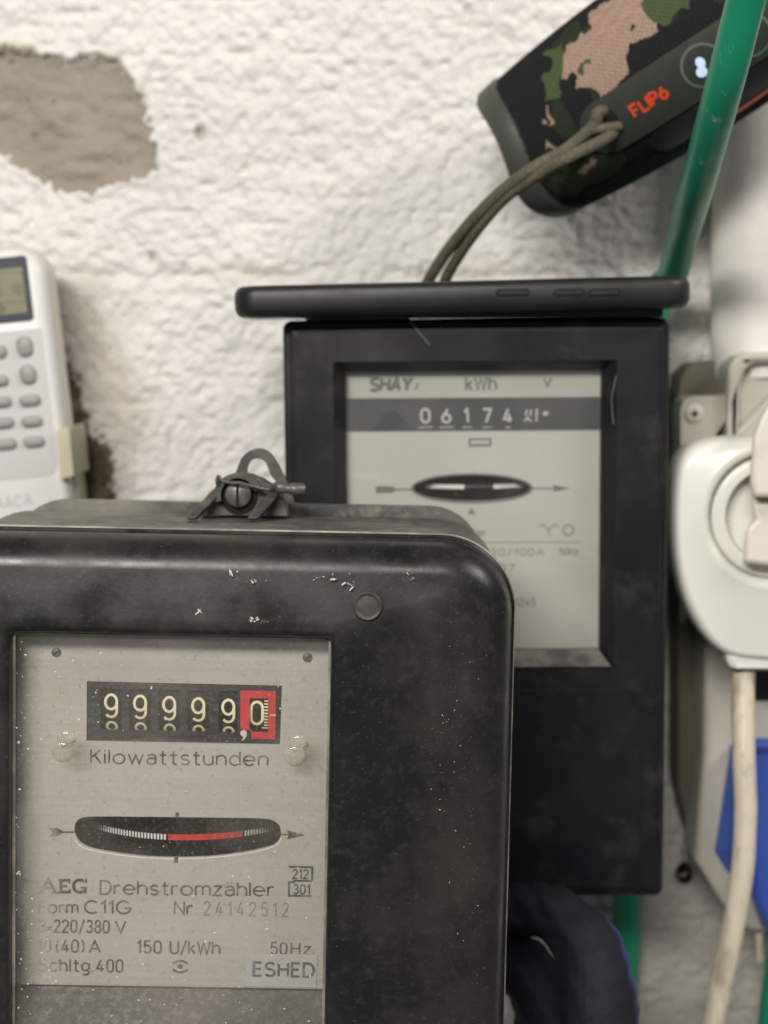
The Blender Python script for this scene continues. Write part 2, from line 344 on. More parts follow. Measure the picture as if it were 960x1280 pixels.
M['cable'] = mat('dirty_cream_cable', (.60, .53, .41), .5, layers=[((60, 60, 25), 5, .52, .7, (.24, .2, .15), .8), ((300, 300, 100), 4, .55, .7, (.3, .26, .2), .6)])
M['blue'] = mat('blue_plastic', srgb(56, 88, 178), .35, layers=[(30, 3, .4, .7, srgb(72, 102, 190), .6)])
M['hole'] = mat('dark_hole', (.006, .005, .004), .9)
M['pipe'] = mat('painted_pipe', (.76, .72, .68), .55, layers=[((14, 14, 8), 5, .4, .65, (.55, .52, .48), .8)], bump=[(60, .3, .002)])
M['rubber'] = mat('olive_grey_rubber', (.052, .057, .047), .5)
M['spine'] = mat('olive_rubber_spine', (.036, .04, .030), .48)
M['orange'] = mat('orange_print', srgb(226, 76, 34), .45)
M['cord'] = mat('olive_braided_cord', (.085, .075, .046), .8, bump=[((900, 900, 900), .6, .0008)], layers=[(700, 3, .45, .6, (.14, .125, .08), .7)])
M['glow'] = mat('lit_power_symbol', (.6, .7, .9), .4, emit=((.45, .65, 1.0), .35))
M['ring'] = mat('grey_ring_print', (.13, .14, .125), .5)
M['glove'] = mat('black_coated_glove', (.009, .009, .014), .6, spec=.3, layers=[(60, 4, .4, .7, (.02, .02, .028), .7)], bump=[(900, .35, .0006), (90, .3, .002)])
M['glove_blue'] = mat('blue_knit_glove_back', srgb(40, 56, 140), .8, bump=[(1200, .5, .0006)], sheen=.3)
M['mortar'] = mat('grey_mortar', (.31, .27, .215), .85, layers=[((14, 14, 14), 5, .4, .65, (.25, .215, .17), .7), ((25, 25, 25), 3, .6, .72, (.36, .32, .27), .7), ((130, 130, 220), 4, .64, .70, (.09, .075, .055), .8)], bump=[((70, 70, 90), .9, .003), ((160, 160, 220), .6, .0014), (600, .6, .0008)])
M['rubble'] = mat('brown_crumbly_mortar', (.11, .09, .055), .9, layers=[((90, 90, 90), 6, .42, .62, (.26, .225, .15), .85), (260, 4, .55, .68, (.045, .035, .02), .7)], bump=[(160, .8, .003)])
M['wall'] = attr_mat('rough_white_plaster', 'col', .88, bump=[(520, .6, .0010), (1700, .4, .0004)])

# ================================================================== WALL
WY = 0.70
def vnoise(nx, nz, cell, seed, anis=(1, 1)):
    """smooth value noise on a grid of nx by nz, cells of `cell` grid steps"""
    g = np.random.default_rng(seed); gx = int(nx/(cell*anis[0]))+4; gz = int(nz/(cell*anis[1]))+4
    A = g.random((gz, gx)); x = np.arange(nx)/(cell*anis[0])+.37; z = np.arange(nz)/(cell*anis[1])+.61
    xi = x.astype(int); xf = x-xi; zi = z.astype(int); zf = z-zi; sx = xf*xf*(3-2*xf); sz = zf*zf*(3-2*zf)
    a = A[np.ix_(zi, xi)]; b = A[np.ix_(zi, xi+1)]; c = A[np.ix_(zi+1, xi)]; d = A[np.ix_(zi+1, xi+1)]
    return (a*(1-sx)+b*sx)*(1-sz[:, None])+(c*(1-sx)+d*sx)*sz[:, None]
x0w, x1w, z0w, z1w = -.42, .42, CAMZ-.46, CAMZ+.34
st = .00105
nx = int((x1w-x0w)/st); nz = int((z1w-z0w)/st)
X, Z = np.meshgrid(np.linspace(x0w, x1w, nx), np.linspace(z0w, z1w, nz))
def sd_poly(P, X, Z):
    """signed distance (inside negative) to a polygon, on arrays"""
    d = np.full(X.shape, 1e9); ins = np.zeros(X.shape, bool); n = len(P)
    for i in range(n):
        ax, az = P[i]; bx, bz = P[(i+1) % n]; ex, ez = bx-ax, bz-az
        t = np.clip(((X-ax)*ex+(Z-az)*ez)/(ex*ex+ez*ez), 0, 1)
        d = np.minimum(d, np.hypot(X-ax-ex*t, Z-az-ez*t))
        c = ((az > Z) != (bz > Z)) & (X < (bx-ax)*(Z-az)/(bz-az+1e-12)+ax); ins ^= c
    return np.where(ins, -d, d)
def wp(P, Y=WY): return [(W(a, b, Y).x, W(a, b, Y).z) for a, b in P]
nA = vnoise(nx, nz, 4.4, 1); nB = vnoise(nx, nz, 2.5, 2); nC = vnoise(nx, nz, 13, 3); nD = vnoise(nx, nz, 45, 4); nE = vnoise(nx, nz, 1.6, 5)
ridge = np.abs(vnoise(nx, nz, 5.5, 6)-.5)*2
H = (nA-.5)*.0012+(nB-.5)*.0014+(nC-.5)*.0011+(nD-.5)*.0022+(nE-.5)*.0010-ridge*.0006
pits = np.clip(vnoise(nx, nz, 3.6, 8)-.78, 0, 1)*.010; H = H-pits
H -= np.clip(vnoise(nx, nz, 9, 9, (1.6, .6))-.8, 0, 1)*.008
# joints of the block wall under the paint
zj = W(300, 342, WY).z; H -= .0016*np.exp(-((Z-zj-(nC-.5)*.004)/.0022)**2)*(nD > .35)
xj = W(193, 250, WY).x; H -= .0008*np.exp(-((X-xj-(nC-.5)*.006)/.002)**2)*(Z > zj)
jag = (nB-.5)*.006+(nE-.5)*.005+(nC-.5)*.007
patch = wp([(-30, 66), (10, 62), (40, 66), (92, 70), (118, 76), (146, 78), (160, 100), (176, 124), (180, 150), (190, 180), (191, 206), (178, 220), (150, 222), (112, 240), (84, 238), (52, 222), (24, 210), (0, 196), (-30, 190)])
sdP = sd_poly(patch, X, Z)+jag*.5
H -= .0050/(1+np.exp(sdP/.0005))
H += .0016*np.exp(-((sdP-.0018)/.0014)**2)*(.4+nA)
hole = wp([(84, 460), (94, 490), (104, 530), (118, 545), (134, 566), (144, 590), (141, 640), (60, 660), (60, 460)])
sdH = sd_poly(hole, X, Z)+jag*.8
H -= .0075/(1+np.exp(sdH/.0006))
for px, py, r, dp in ((249, 166, .0026, .005), (238, 150, .002, .002), (306, 212, .0016, .002), (190, 322, .002, .003), (857, 1096, .0042, .01)):
    c = W(px, py, WY); H -= dp*np.exp(-(((X-c.x)**2+(Z-c.z)**2*.6)/(r*r))**2)
grey_area = sd_poly(wp([(66, 355), (120, 352), (150, 400), (168, 470), (178, 560), (160, 600), (130, 560), (90, 470), (70, 420)]), X, Z)  # outline of a greyer, smoother area beside the remote
sm = 1/(1+np.exp((grey_area+(nC-.5)*.012)/.0035))
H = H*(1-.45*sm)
Yw = WY-H
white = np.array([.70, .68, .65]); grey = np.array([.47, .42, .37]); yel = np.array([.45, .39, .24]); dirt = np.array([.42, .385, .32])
C = np.ones(X.shape+(3,))*white
def lay(c, k):
    global C; C = C*(1-k[..., None])+c*k[..., None]
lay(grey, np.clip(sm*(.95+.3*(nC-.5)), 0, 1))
lay(yel, np.clip(np.exp(-((sdP-.0008)/.0022)**2), 0, 1)*(nA > .45)*(Z > W(0, 130, WY).z)*.75)
lay(dirt, np.clip(1/(1+np.exp((sdH-.001)/.0015)), 0, 1)*.8)
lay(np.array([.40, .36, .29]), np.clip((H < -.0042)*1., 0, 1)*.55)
lay(yel, np.exp(-((Z-zj)/.004)**2)*np.clip(nD*2-.9, 0, 1)*.35)
low_shade = np.clip((W(0, 1020, WY).z-Z)/.05, 0, 1)*(X > W(640, 900, WY).x); lay(np.array([.50, .475, .41]), low_shade*(.75+.5*(nD-.5)))  # shadow at the lower right painted into the wall colour
cR = np.clip((X-W(838, 0, WY).x)/.01, 0, 1)*np.clip((Z-W(0, 420, WY).z)/-.02, 0, 1); lay(np.array([.45, .42, .36]), cR*.4)
C *= (1+(nD-.5)*.10)[..., None]
V = np.stack([X, Yw, Z], -1).reshape(-1, 3)
idx = np.arange(nx*nz).reshape(nz, nx)
Fq = np.stack([idx[:-1, :-1], idx[:-1, 1:], idx[1:, 1:], idx[1:, :-1]], -1).reshape(-1, 4)
me = bpy.data.meshes.new('wall'); me.vertices.add(len(V)); me.vertices.foreach_set('co', V.ravel())
me.loops.add(Fq.size); me.loops.foreach_set('vertex_index', Fq.ravel()); me.polygons.add(len(Fq))
me.polygons.foreach_set('loop_start', np.arange(0, Fq.size, 4)); me.polygons.foreach_set('loop_total', np.full(len(Fq), 4))
me.update(); me.polygons.foreach_set('use_smooth', np.ones(len(Fq), bool))
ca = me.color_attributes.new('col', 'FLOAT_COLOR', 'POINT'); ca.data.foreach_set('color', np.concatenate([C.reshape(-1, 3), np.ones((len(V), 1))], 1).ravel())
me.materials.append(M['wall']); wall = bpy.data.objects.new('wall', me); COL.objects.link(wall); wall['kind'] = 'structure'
# the mortar that fills the two broken places, lying inside the recesses
def fill(name, P, Y, m, amp, seed):
    xs = [p[0] for p in P]; zs = [p[1] for p in P]; a, b, c, d = min(xs)-.01, max(xs)+.01, min(zs)-.01, max(zs)+.01
    n1 = int((b-a)/.0012); n2 = int((d-c)/.0012); XX, ZZ = np.meshgrid(np.linspace(a, b, n1), np.linspace(c, d, n2))
    yy = Y-(vnoise(n1, n2, 14, seed)-.5)*amp-(vnoise(n1, n2, 5, seed+1, (1.5, .7))-.5)*amp*.5-(vnoise(n1, n2, 2.2, seed+2)-.5)*amp*.25
    sd = sd_poly(P, XX, ZZ); yy = np.where(sd > .0035, WY+.012, yy)
    VV = np.stack([XX, yy, ZZ], -1).reshape(-1, 3).tolist(); ii = np.arange(n1*n2).reshape(n2, n1)
    FF = np.stack([ii[:-1, :-1], ii[:-1, 1:], ii[1:, 1:], ii[1:, :-1]], -1).reshape(-1, 4)
    FF = FF[(sd.ravel()[FF] < .006).all(1)].tolist()
    return mk(name, VV, FF, m, wall, smooth=80)
fill('mortar_patch', patch, WY+.0022, M['mortar'], .0034, 21)
fill('crumbled_mortar', hole, WY+.0030, M['rubble'], .0040, 31)
vv, ff = lathe_y(W(857, 1096, WY).x, W(857, 1096, WY).z, [(.0032, WY+.001), (.0030, WY+.012), (.0001, WY+.012)], cap0=False)
mk('drill_hole', vv, ff, M['hole'], wall)

# ================================================================== FRONT METER
fa = Frame(303, 1115, .462, roll=1.15, tilt=-2.0)
am = empty('electricity_meter', fa.M, 'large worn black three-phase electricity meter held up in front, counter reading 99999 0', 'electricity meter')
xr = fa(637.5, 1000, .014)[0]; xl = fa(-105, 1000, .014)[0]; zt = fa(300, 663, .0185)[1]; zb = fa(300, 1590, .018)[1]
wx0, wz1 = fa(13, 900, .002)[0], fa(210, 793, .002)[1]; wx1 = fa(412, 900, .002)[0]; wz0 = fa(210, 1420, .002)[1]
def ring(x0, x1, z0, z1, r, y, n=14): return [(p[0], y, p[1]) for p in rrect(x0, x1, z0, z1, r, n)]
rings = []
def ins(k, y, r=.0235): rings.append(ring(xl+k, xr-k, zb+k, zt-k, max(.004, r-k), y))
ins(.0022, .021); ins(.0022, .0185); ins(0, .0180); ins(0, .0165); ins(.0009, .0160); ins(.0010, .0145)
fr_ = .0115
for i in range(1, 13):
    t = R(90*i/12); ins(.0010+fr_*(1-math.cos(t)), .0145-.0125*math.sin(t)-.0)
ins(.0125+.004, .0012); 
zc_ = [(.0052, .0004, .004), (.0022, .0000, .0026), (.0010, .0002, .002), (.0003, .0010, .0018), (0, .0022, .0016), (0, .0105, .0016)]
for k, y, r in zc_: rings.append(ring(wx0-k, wx1+k, wz0-k, wz1+k, r, y))
v, f = loft(rings)
mk('cover', v, f, M['bakelite'], am, smooth=50)
# raised edge of dust where cover and base meet
v, f = loft([ring(xl+k, xr-k, zb+k, zt-k, .0235-k, y) for k, y in ((.0006, .0170), (-.0004, .0173), (-.0005, .0182), (.0008, .0186))])
mk('cover_rim', v, f, M['dust_line'], am)
# base shell
bt = zt-.0006
def bring(k, y): return ring(xl+.0022+k, xr-.0022-k, zb+.003+k, bt-k, .021, y)
v, f = loft([bring(.0014, .0180), bring(.0006, .0225), bring(.0001, .0230), bring(-.0008, .0765), bring(.0008, .078)], cap1=True)
mk('base', v, f, M['base_plastic'], am)
fx0 = fa(16, 650, .0785)[0]; fx1 = fa(604, 680, .0785)[0]; ft = fa(300, 628.5, .0785)[1]
fl = mk('back_flange', *slab(rrect(fx0, fx1, zb+.012, ft, .0190, 14), .0785, .0835), M['base_plastic'], am); bevel(fl, .0009)
# inner wall & lower panel
lp = slab(rrect(wx0-.004, wx1+.006, wz0-.004, fa(0, 1231.5, .0165)[1], .001, 3), .0165, .0172)
mk('lower_panel', *lp, M['lower_plate'], am)
# ---- dial plate with its two openings
PY = .0145
def pp(P, y=PY): return [fa(a, b, y) for a, b in P]
px0 = wx0-.003; px1 = wx1+.005
ptop = wz1+.006; pbL = fa(8, 1230, PY)[1]; pbR = fa(402, 1236, PY)[1]
outer = [(px0, pbL), (px1, pbR), (px1, ptop), (px0, ptop)]
hc = pp([(108, 926), (350, 930.5), (352.5, 857), (108.5, 851.5)])
dp = [(92.7, 1040), (94, 1030), (99, 1024), (108, 1021.2), (130, 1020.6), (180, 1021), (240, 1021.6), (300, 1022.4), (332, 1023.4), (344, 1027), (350, 1034), (351, 1044), (346, 1053), (336, 1058), (310, 1064), (270, 1069.5), (225, 1071.5), (180, 1070), (140, 1065), (112, 1059), (99, 1051)]
hd = pp([p[:2] for p in spline(dp+[dp[0]], 4)[:-1]])
plate = mk('dial_plate', *slab(outer, PY, PY+.0008, [hc, hd]), M['plate'], am, smooth=0)
# ---- counter
CY = PY+.0006
slots = [(138.8, 887, 13.5), (175, 888, 13.5), (211.4, 889, 13.5), (247.7, 890, 13.5), (285.3, 891, 11.5)]
sh = [pp([(c-h, 861+i*.7), (c-h, 912+i*.8), (c+h, 912+i*.8), (c+h, 861+i*.7)], CY) for i, (c, z, h) in enumerate(slots)]
sh.append(pp([(309.5, 873), (309.5, 915), (337, 915), (337, 873)], CY))
cp_ = mk('counter_panel', *slab(pp([(104, 934), (356, 938), (358, 848), (104, 846)], CY), CY, CY+.0004, sh), M['panel_black'], am, smooth=0)
Rd = .0132
def drum(cx, cy, wpx, txt, hasnext=True):
    x, z = fa(cx, cy, CY+.0007); xa = fa(cx-wpx, cy, CY)[0]; xb = fa(cx+wpx, cy, CY)[0]; yc = CY+.0007+Rd
    rings = [[(xx, yc-rr*math.cos(2*PI*i/48), z+rr*math.sin(2*PI*i/48)) for i in range(48)] for xx, rr in ((xa, Rd-.0006), (xa+.0001, Rd), (xb-.0001, Rd), (xb, Rd-.0006))]
    d = mk('number_drum', *loft(rings, True, True), M['drum'], am)
    V = []; F = []
    def add(ch, zo, k0, capm=.0071, wm=.0036, st=.00082):
        for q, s in enumerate(G[ch][1]):
            fine = []
            for a, b in zip(s[:-1], s[1:]):
                n = max(1, int(math.hypot(a[0]-b[0], a[1]-b[1])/.12)); fine += [(a[0]+(b[0]-a[0])*t/n, a[1]+(b[1]-a[1])*t/n) for t in range(n)]
            fine.append(s[-1])
            rv, rf_ = ribbon([(gx*wm/.5-wm/2, (gy-.5)*capm) for gx, gy in fine], st)
            o = len(V); rr = Rd+.00006+.00002*(q+k0)
            for (a, b) in rv:
                th = (b+zo)/Rd; V.append((x+a, yc-rr*math.cos(th), z+rr*math.sin(th)))
            F.extend([tuple(i+o for i in f) for f in rf_])
    add(txt, 0, 0)
    if hasnext: add('8', -2*PI*Rd/10-.0007, 2)
    mk('digit', V, F, M['cream'], d, smooth=0)
    return d, x, z, yc
for i, (cx, cy, h) in enumerate(((138.8, 882.5, 15), (175, 884, 15), (211.4, 885.7, 15), (247.7, 887.2, 15), (285.3, 889, 13))): drum(cx, cy, h, '9')
d6, dx, dz, dyc = drum(321, 891.5, 15, '0', False)
V = []; F = []
for k in range(-5, 7):
    th = k*.00098/Rd; L0, L1 = (.0022, .0041) if k % 5 == 0 else (.0029, .0041)
    o = len(V); dth = .00024/Rd
    for a, t in ((L0, th-dth), (L1, th-dth), (L1, th+dth), (L0, th+dth)): V.append((dx+a-.0006, dyc-(Rd+.00008)*math.cos(t), dz+(Rd+.00008)*math.sin(t)))
    F.append((o, o+1, o+2, o+3))
mk('scale_marks', V, F, M['cream'], d6, smooth=0)
rfm = slab(pp([(300.5, 911), (300.5, 863), (345, 864), (344, 924), (314, 923), (314, 912)], CY-.0003), CY-.0004, CY-.00005, [pp([(312, 873), (312, 910), (314.5, 914.5), (335, 915), (335.5, 873)], CY-.0003)])
mk('red_decimal_frame', *rfm, M['red'], am, smooth=0)
ik = Ink(fa, CY-.0003); ik.poly(circ(304.5, 916.5, 4.2, 14)); ik.poly([(308.5, 917), (307.8, 921), (304, 925.5), (302, 926), (304.5, 921), (304, 919)]); ik.build('decimal_comma', M['white_print'], am)
ik = Ink(fa, CY-.0006); ik.line([(338, 894), (345, 894)], 1.6); ik.build('index_mark', M['white_print'], am)
# ---- rotor disc behind the lower opening
DX, DZ = fa(221, 1047, PY+.003)
Rk = .040; DCy = PY+.0035+Rk
def arcband(a0, a1, r, z0, z1, n=60):
    rg = []
    for zz in (z0, z1): rg.append([(DX+r*math.sin(R(a0+(a1-a0)*i/n)), DCy-r*math.cos(R(a0+(a1-a0)*i/n)), DZ+zz) for i in range(n+1)])
    return loft(rg, closed=False)
disc = mk('rotor_disc', *loft([[(DX+r*math.sin(2*PI*i/96), DCy-r*math.cos(2*PI*i/96), DZ+z) for i in range(96)] for r, z in ((.004, -.0008), (Rk-.0002, -.0008), (Rk, -.0006), (Rk, .0006), (Rk-.0002, .0008), (.004, .0008))]), M['drum'], am)
mk('red_mark', *arcband(-4, 30.5, Rk+.00015, -.00095, .00095), M['red'], disc)
V = []; F = []
for a in [x for x in np.arange(-54, -4.5, 1.55)]+[x for x in np.arange(31.5, 52, 1.55)]:
    v, f = arcband(a, a+.85, Rk+.00015, -.0009, .0009, 2); o = len(V); V += v; F += [tuple(i+o for i in q) for q in f]
mk('tick_marks', V, F, M['tick'], disc, smooth=0, stuff=True)
x0, z0 = fa(60, 1110, PY); x1, z1 = fa(390, 990, PY)
v, f = boxm(x0-.004, x1+.004, PY+.048, PY+.049, z0-.006, z1); 
mk('inner_housing', *join((v, f), slab([(x0-.004, z0-.002), (x1+.004, z0-.002), (x1+.004, z0), (x0-.004, z0)], PY+.002, PY+.048)), M['hole'], am)
# bright cut edge of the opening
ik = Ink(fa, PY-.0001); ik.line(spline([(94, 1050), (99, 1056.5), (112, 1062), (140, 1067.5), (180, 1072), (225, 1073.5), (270, 1071.5), (310, 1066.5), (337, 1060), (347, 1055), (352, 1047)], 5), 1.3); ik.build('opening_edge', M['tick'], am)
# ---- printing on the plate
ik = Ink(fa, PY-.00012)
ik.text('Kilowattstunden', 113.5, 954, 334.5, 957, 17, 2.0, .24)
ik.text('Drehstromzähler', 125.5, 1117.5, 342, 1120, 16.5, 2.2, .22)
ik.text('Form', 49, 1141, 97, 1141.5, 15, 2.1, .24); ik.text('C11G', 106, 1141.5, 162.5, 1142, 15.5, 2.3, .2)
ik.text('Nr', 218, 1142.5, 240.5, 1143, 15.5, 2.4, .22)
ik.text('3', 49.5, 1164.5, 56, 1164.5, 14, 2, .2); ik.text('x', 58, 1164.5, 65, 1164.5, 14, 1.5, .2); ik.text('220/380', 67.5, 1165, 136, 1166, 15, 2.1, .25); ik.text('V', 144.5, 1166, 157, 1166, 14.5, 2.1)
ik.text('10', 48, 1189.5, 63, 1189.5, 15, 2, .24); ik.text('(40)', 70, 1190, 104.5, 1190.3, 15, 2.0, .26); ik.text('A', 112, 1190.5, 125, 1190.5, 14.5, 2.1)
ik.text('150', 171.5, 1191, 201, 1191.5, 15, 2.2, .26); ik.text('U/kWh', 213, 1191.8, 274.5, 1192.5, 15.5, 2.2, .2)
ik.text('50', 338.5, 1192.5, 358, 1193, 14.5, 2.0, .26); ik.text('Hz', 364, 1193, 388, 1193.4, 14.5, 2.0, .3)
ik.text('Schltg.', 49, 1213.5, 116, 1214.3, 15, 2.1, .27); ik.text('400', 121, 1214.5, 153, 1215, 15, 2.1, .26)
# heavy slab letters of the maker's mark
def slabtext():
    ik.line([(52, 1114.5), (60, 1099), (68.5, 1114.5)], 3.6); ik.line([(55, 1110), (66, 1110)], 2.6); ik.line([(48, 1115.5), (56.5, 1115.5)], 2.4); ik.line([(63.5, 1115.5), (73, 1115.5)], 2.4)
    ik.line([(86.5, 1100.3), (76, 1100.3), (76, 1115), (87, 1115)], 3.2); ik.line([(73, 1115.6), (78, 1115.6)], 2); ik.line([(73, 1099.6), (78, 1099.6)], 2); ik.line([(77, 1107.6), (84, 1107.6)], 3); ik.line([(86.8, 1099), (86.8, 1104)], 2); ik.line([(87.3, 1111.5), (87.3, 1116)], 2)
    ik.line([(x, y) for x, y in E(99.5, 1107.7, 7.6, 7.8, -45, -318)], 3.6); ik.line([(101, 1109.5), (109, 1109.5)], 2.4); ik.line([(106.5, 1108.5), (106.5, 1116.5)], 3.2); ik.line([(107.5, 1099), (107.5, 1104)], 2.2)
slabtext()
# arrows and centre ticks
ik.line([(92, 1040.2), (76, 1040)], 2); ik.poly([(60, 1034.5), (72, 1035), (80, 1040), (72, 1045), (60, 1046), (66, 1040.3)])
ik.line([(351, 1043), (362, 1043.4)], 2); ik.poly([(358.5, 1037.5), (381, 1044), (358.5, 1049), (361, 1043.5)])
ik.line([(221.7, 1015.5), (221.6, 1022)], 4.4); ik.line([(220.2, 1071), (220, 1078.5)], 4.6)
# type-approval boxes
ik.line([(361, 1083.5), (390.3, 1084), (390, 1101)], 2.4); ik.line([(366, 1101), (390, 1101)], 2.2)
ik.line([(368, 1103), (361, 1102.7), (361, 1119.6), (389, 1120)], 2.4); ik.text('212', 366, 1098, 385, 1098.3, 11, 1.7, .26); ik.text('301', 367, 1117, 387, 1117.3, 11, 1.8, .26)
# connection symbol
ik.poly(circ(225.3, 1208, 3, 14)); ik.line(E(225.3, 1212, 12, 11, -140, -40), 2.6); ik.line(E(225.3, 1204.5, 12, 11, 140, 40), 2.6)
ik.build('lettering', M['ink'], am)
ik = Ink(fa, PY-.00012); ik.text('24142512', 255, 1143.5, 360, 1145.5, 16.5, 1.7, .55); ik.build('serial_number', M['ink_light'], am)
st_ = mk('sticker', *slab(pp([(307, 1232.5), (395, 1233.8), (397, 1192.5), (308, 1191.5)]), PY-.0004, PY-.00025), M['sticker'], am, smooth=0)
ik = Ink(fa, PY-.0005); ik.text('ESHED', 317, 1219.5, 392, 1221, 16.5, 2.9, .26); ik.build('sticker_lettering', M['ink'], st_)
# screws, clear beads
def slot_screw(cx, cy, rpx, y, parent, name='screw', m='screw', ang=35, dome=.0006):
    x, z = fa(cx, cy, y); r = rpx*.000242
    sc = mk(name, *lathe_y(x, z, [(r*.001, y-dome), (r*.6, y-dome*.92), (r*.92, y-dome*.6), (r, y-dome*.2), (r, y+.0002)], 24, False), M[m], parent)
    c, s = math.cos(R(ang)), math.sin(R(ang)); a, b = r*.85, r*.13
    q = [(x+c*u-s*v_, y-dome*1.05, z+s*u+c*v_) for u, v_ in ((-a, -b), (a, -b), (a, b), (-a, b))]
    mk('slot', q, [(0, 1, 2, 3)], M['hole'], sc, smooth=0); return sc
slot_screw(70.5, 815.5, 6.3, PY, am); slot_screw(384.5, 822, 6.3, PY, am)
for cx, cy in ((80, 933), (370.5, 938)):
    parts = []
    for ox, oy, rp, dm in ((-1.5, 6, 14.5, .0012), (2.5, -9, 12, .0009)):
        x, z = fa(cx+ox, cy+oy, .0052); r = rp*.000238
        parts.append(lathe_y(x, z, [(r*.001, .0052-dm)]+[(r*math.sin(R(t)), .0052-dm*math.cos(R(t))) for t in range(15, 91, 15)], 28, False))
    mk('clear_bead', *join(*parts), M['clear'], am)
    x, z = fa(cx+4, cy-6, PY); q = boxm(x-.0026, x+.0026, PY-.0009, PY-.0002, z-.0006, z+.0006)
    rot = Matrix.Translation((x, 0, z)) @ Matrix.Rotation(R(-28), 4, 'Y') @ Matrix.Translation((-x, 0, -z))
    mk('plate_catch', [tuple(rot @ Vector(p)) for p in q[0]], q[1], M['plate'], am, smooth=0)
v, f = slab(rrect(wx0-.0005, wx1+.0005, wz0-.0005, wz1+.0005, .0016, 6), .0052, .0066)
mk('window_pane', v, f, M['glass_a'], am, smooth=0)
# pale bead of sealant round the pane
gk = slab(rrect(wx0-.0001, wx1+.0001, wz0, wz1+.0001, .0016, 6), .0044, .0050, [rrect(wx0+.0009, wx1-.0008, wz0+.001, wz1-.0008, .0014, 6)])
mk('pane_seal', *gk, M['dust_line'], am)
# raised moulding dot on the cover
x, z = fa(459.5, 757.5, .0004); r = .0044
mk('moulding_dot', *lathe_y(x, z, [(.00001, .0), (r*.72, .0000), (r*.8, -.0003), (r*.92, -.0005), (r, -.0001), (r*1.03, .0012)], 40, False), M['iron'], am)
# chips and dust that catch the light
def flecks(n, box, y, rmin, rmax, seed, parent, name, elong=1.6, clusters=None):
    rg = random.Random(seed); V = []; F = []
    for i in range(n):
        if clusters:
            c = rg.choice(clusters); a = rg.gauss(c[0], c[2]); b = rg.gauss(c[1], c[3])
        else: a = rg.uniform(box[0], box[2]); b = rg.uniform(box[1], box[3])
        x, z = fa(a, b, y); r = (rmin+(rmax-rmin)*rg.random()**4)*.00024; k = rg.randint(5, 7); an = rg.uniform(0, PI); e = rg.uniform(1, elong)
        o = len(V); V.append((x, y-.00012, z))
        for j in range(k):
            t = 2*PI*j/k; q = r*rg.uniform(.6, 1.2); u, w_ = q*e*math.cos(t), q*math.sin(t)
            V.append((x+u*math.cos(an)-w_*math.sin(an), y, z+u*math.sin(an)+w_*math.cos(an)))
        F += [(o, o+1+j, o+1+(j+1) % k) for j in range(k)]
    return mk(name, V, F, M['fleck'], parent, smooth=0, stuff=True)
flecks(300, (16, 800, 410, 1278), .0051, .3, 1.5, 3, am, 'window_dust')
flecks(260, None, .0051, .3, 1.6, 5, am, 'window_grit', clusters=[(40, 1180, 18, 50), (60, 870, 30, 40), (30, 1000, 12, 90), (200, 1255, 130, 18), (60, 1250, 30, 18), (300, 1180, 70, 60)])
flecks(110, (425, 770, 600, 1275), .0011, .2, .9, 8, am, 'cover_dust')
flecks(110, None, .0003, .2, 1.5, 9, am, 'cover_scratches', elong=4.5, clusters=[(419, 722, 5, 5), (408, 722, 14, 2), (437, 731, 4, 4), (514, 721, 5, 3), (290, 719, 5, 4), (322, 727, 7, 2), (317, 774, 4, 2), (329, 777, 3, 1.5), (250, 764, 2, 2)])
flecks(60, None, .0009, .2, .9, 12, am, 'cover_grit', clusters=[(563, 900, 8, 6), (545, 930, 20, 14), (553, 1000, 10, 14), (520, 1160, 40, 50)])
# ---- seal lug and hanger on top of the base
LY = .060
cx, cz = fa(297, 619, LY)
def L(px, py, y): x, z = fa(px, py, y); return (x, y, z)
def arcseg(cx, cz, r0x, r0z, r1x, r1z, a0, a1, n=20):
    return [(cx+r1x*math.cos(R(a0+(a1-a0)*i/n)), cz+r1z*math.sin(R(a0+(a1-a0)*i/n))) for i in range(n+1)]+[(cx+r0x*math.cos(R(a1-(a1-a0)*i/n)), cz+r0z*math.sin(R(a1-(a1-a0)*i/n))) for i in range(n+1)]
hood = mk('seal_hood', *slab([fa(a, b, LY) for a, b in ((247, 645), (262, 625), (268, 612), (272, 604), (280, 597), (290, 593), (302, 592), (315, 595), (327, 600), (338, 607), (347, 612), (356, 630), (360, 646))], LY+.003, LY+.0125), M['iron'], am); bevel(hood, .0008)
hd2 = mk('seal_collar', *slab(arcseg(cx+.0002, cz, .0058, .0058, .0083, .0074, 15, 200), LY-.001, LY+.004), M['iron'], am); bevel(hd2, .0006)
mk('seal_recess', *lathe_y(cx, cz, [(.0064, LY+.0018), (.0064, LY+.0029)], 28), M['hole'], am)
ss = mk('sealing_screw', *lathe_y(cx+.0002, cz+.0003, [(.0001, LY-.0016), (.0030, LY-.0014), (.0042, LY-.0008), (.0046, LY), (.0046, LY+.003)], 28, False), M['lead'], am)
mk('slot', *boxm(cx-.00035, cx+.00045, LY-.0019, LY-.0006, cz-.0040, cz+.0042), M['hole'], ss)
def rib(a, b, wpx):
    P0 = L(a[0], a[1], .047); P1 = L(b[0], b[1], LY+.002)
    h = wpx*.00026/2
    A_q = [(P0[0]-h, P0[1], P0[2]), (P0[0]+h, P0[1], P0[2]), (P0[0]+h, P0[1]+.006, P0[2]-.001), (P0[0]-h, P0[1]+.006, P0[2]-.001)]
    B_q = [(P1[0]-h, P1[1], P1[2]+.0004), (P1[0]+h, P1[1], P1[2]-.0004), (P1[0]+h, P1[1]+.006, P1[2]-.0012), (P1[0]-h, P1[1]+.006, P1[2])]
    return bevel(mk('lug_rib', *hull(A_q, B_q), M['iron'], am), .0006)
rib((238, 648), (273, 612), 13); rib((315, 648), (346, 612), 14)
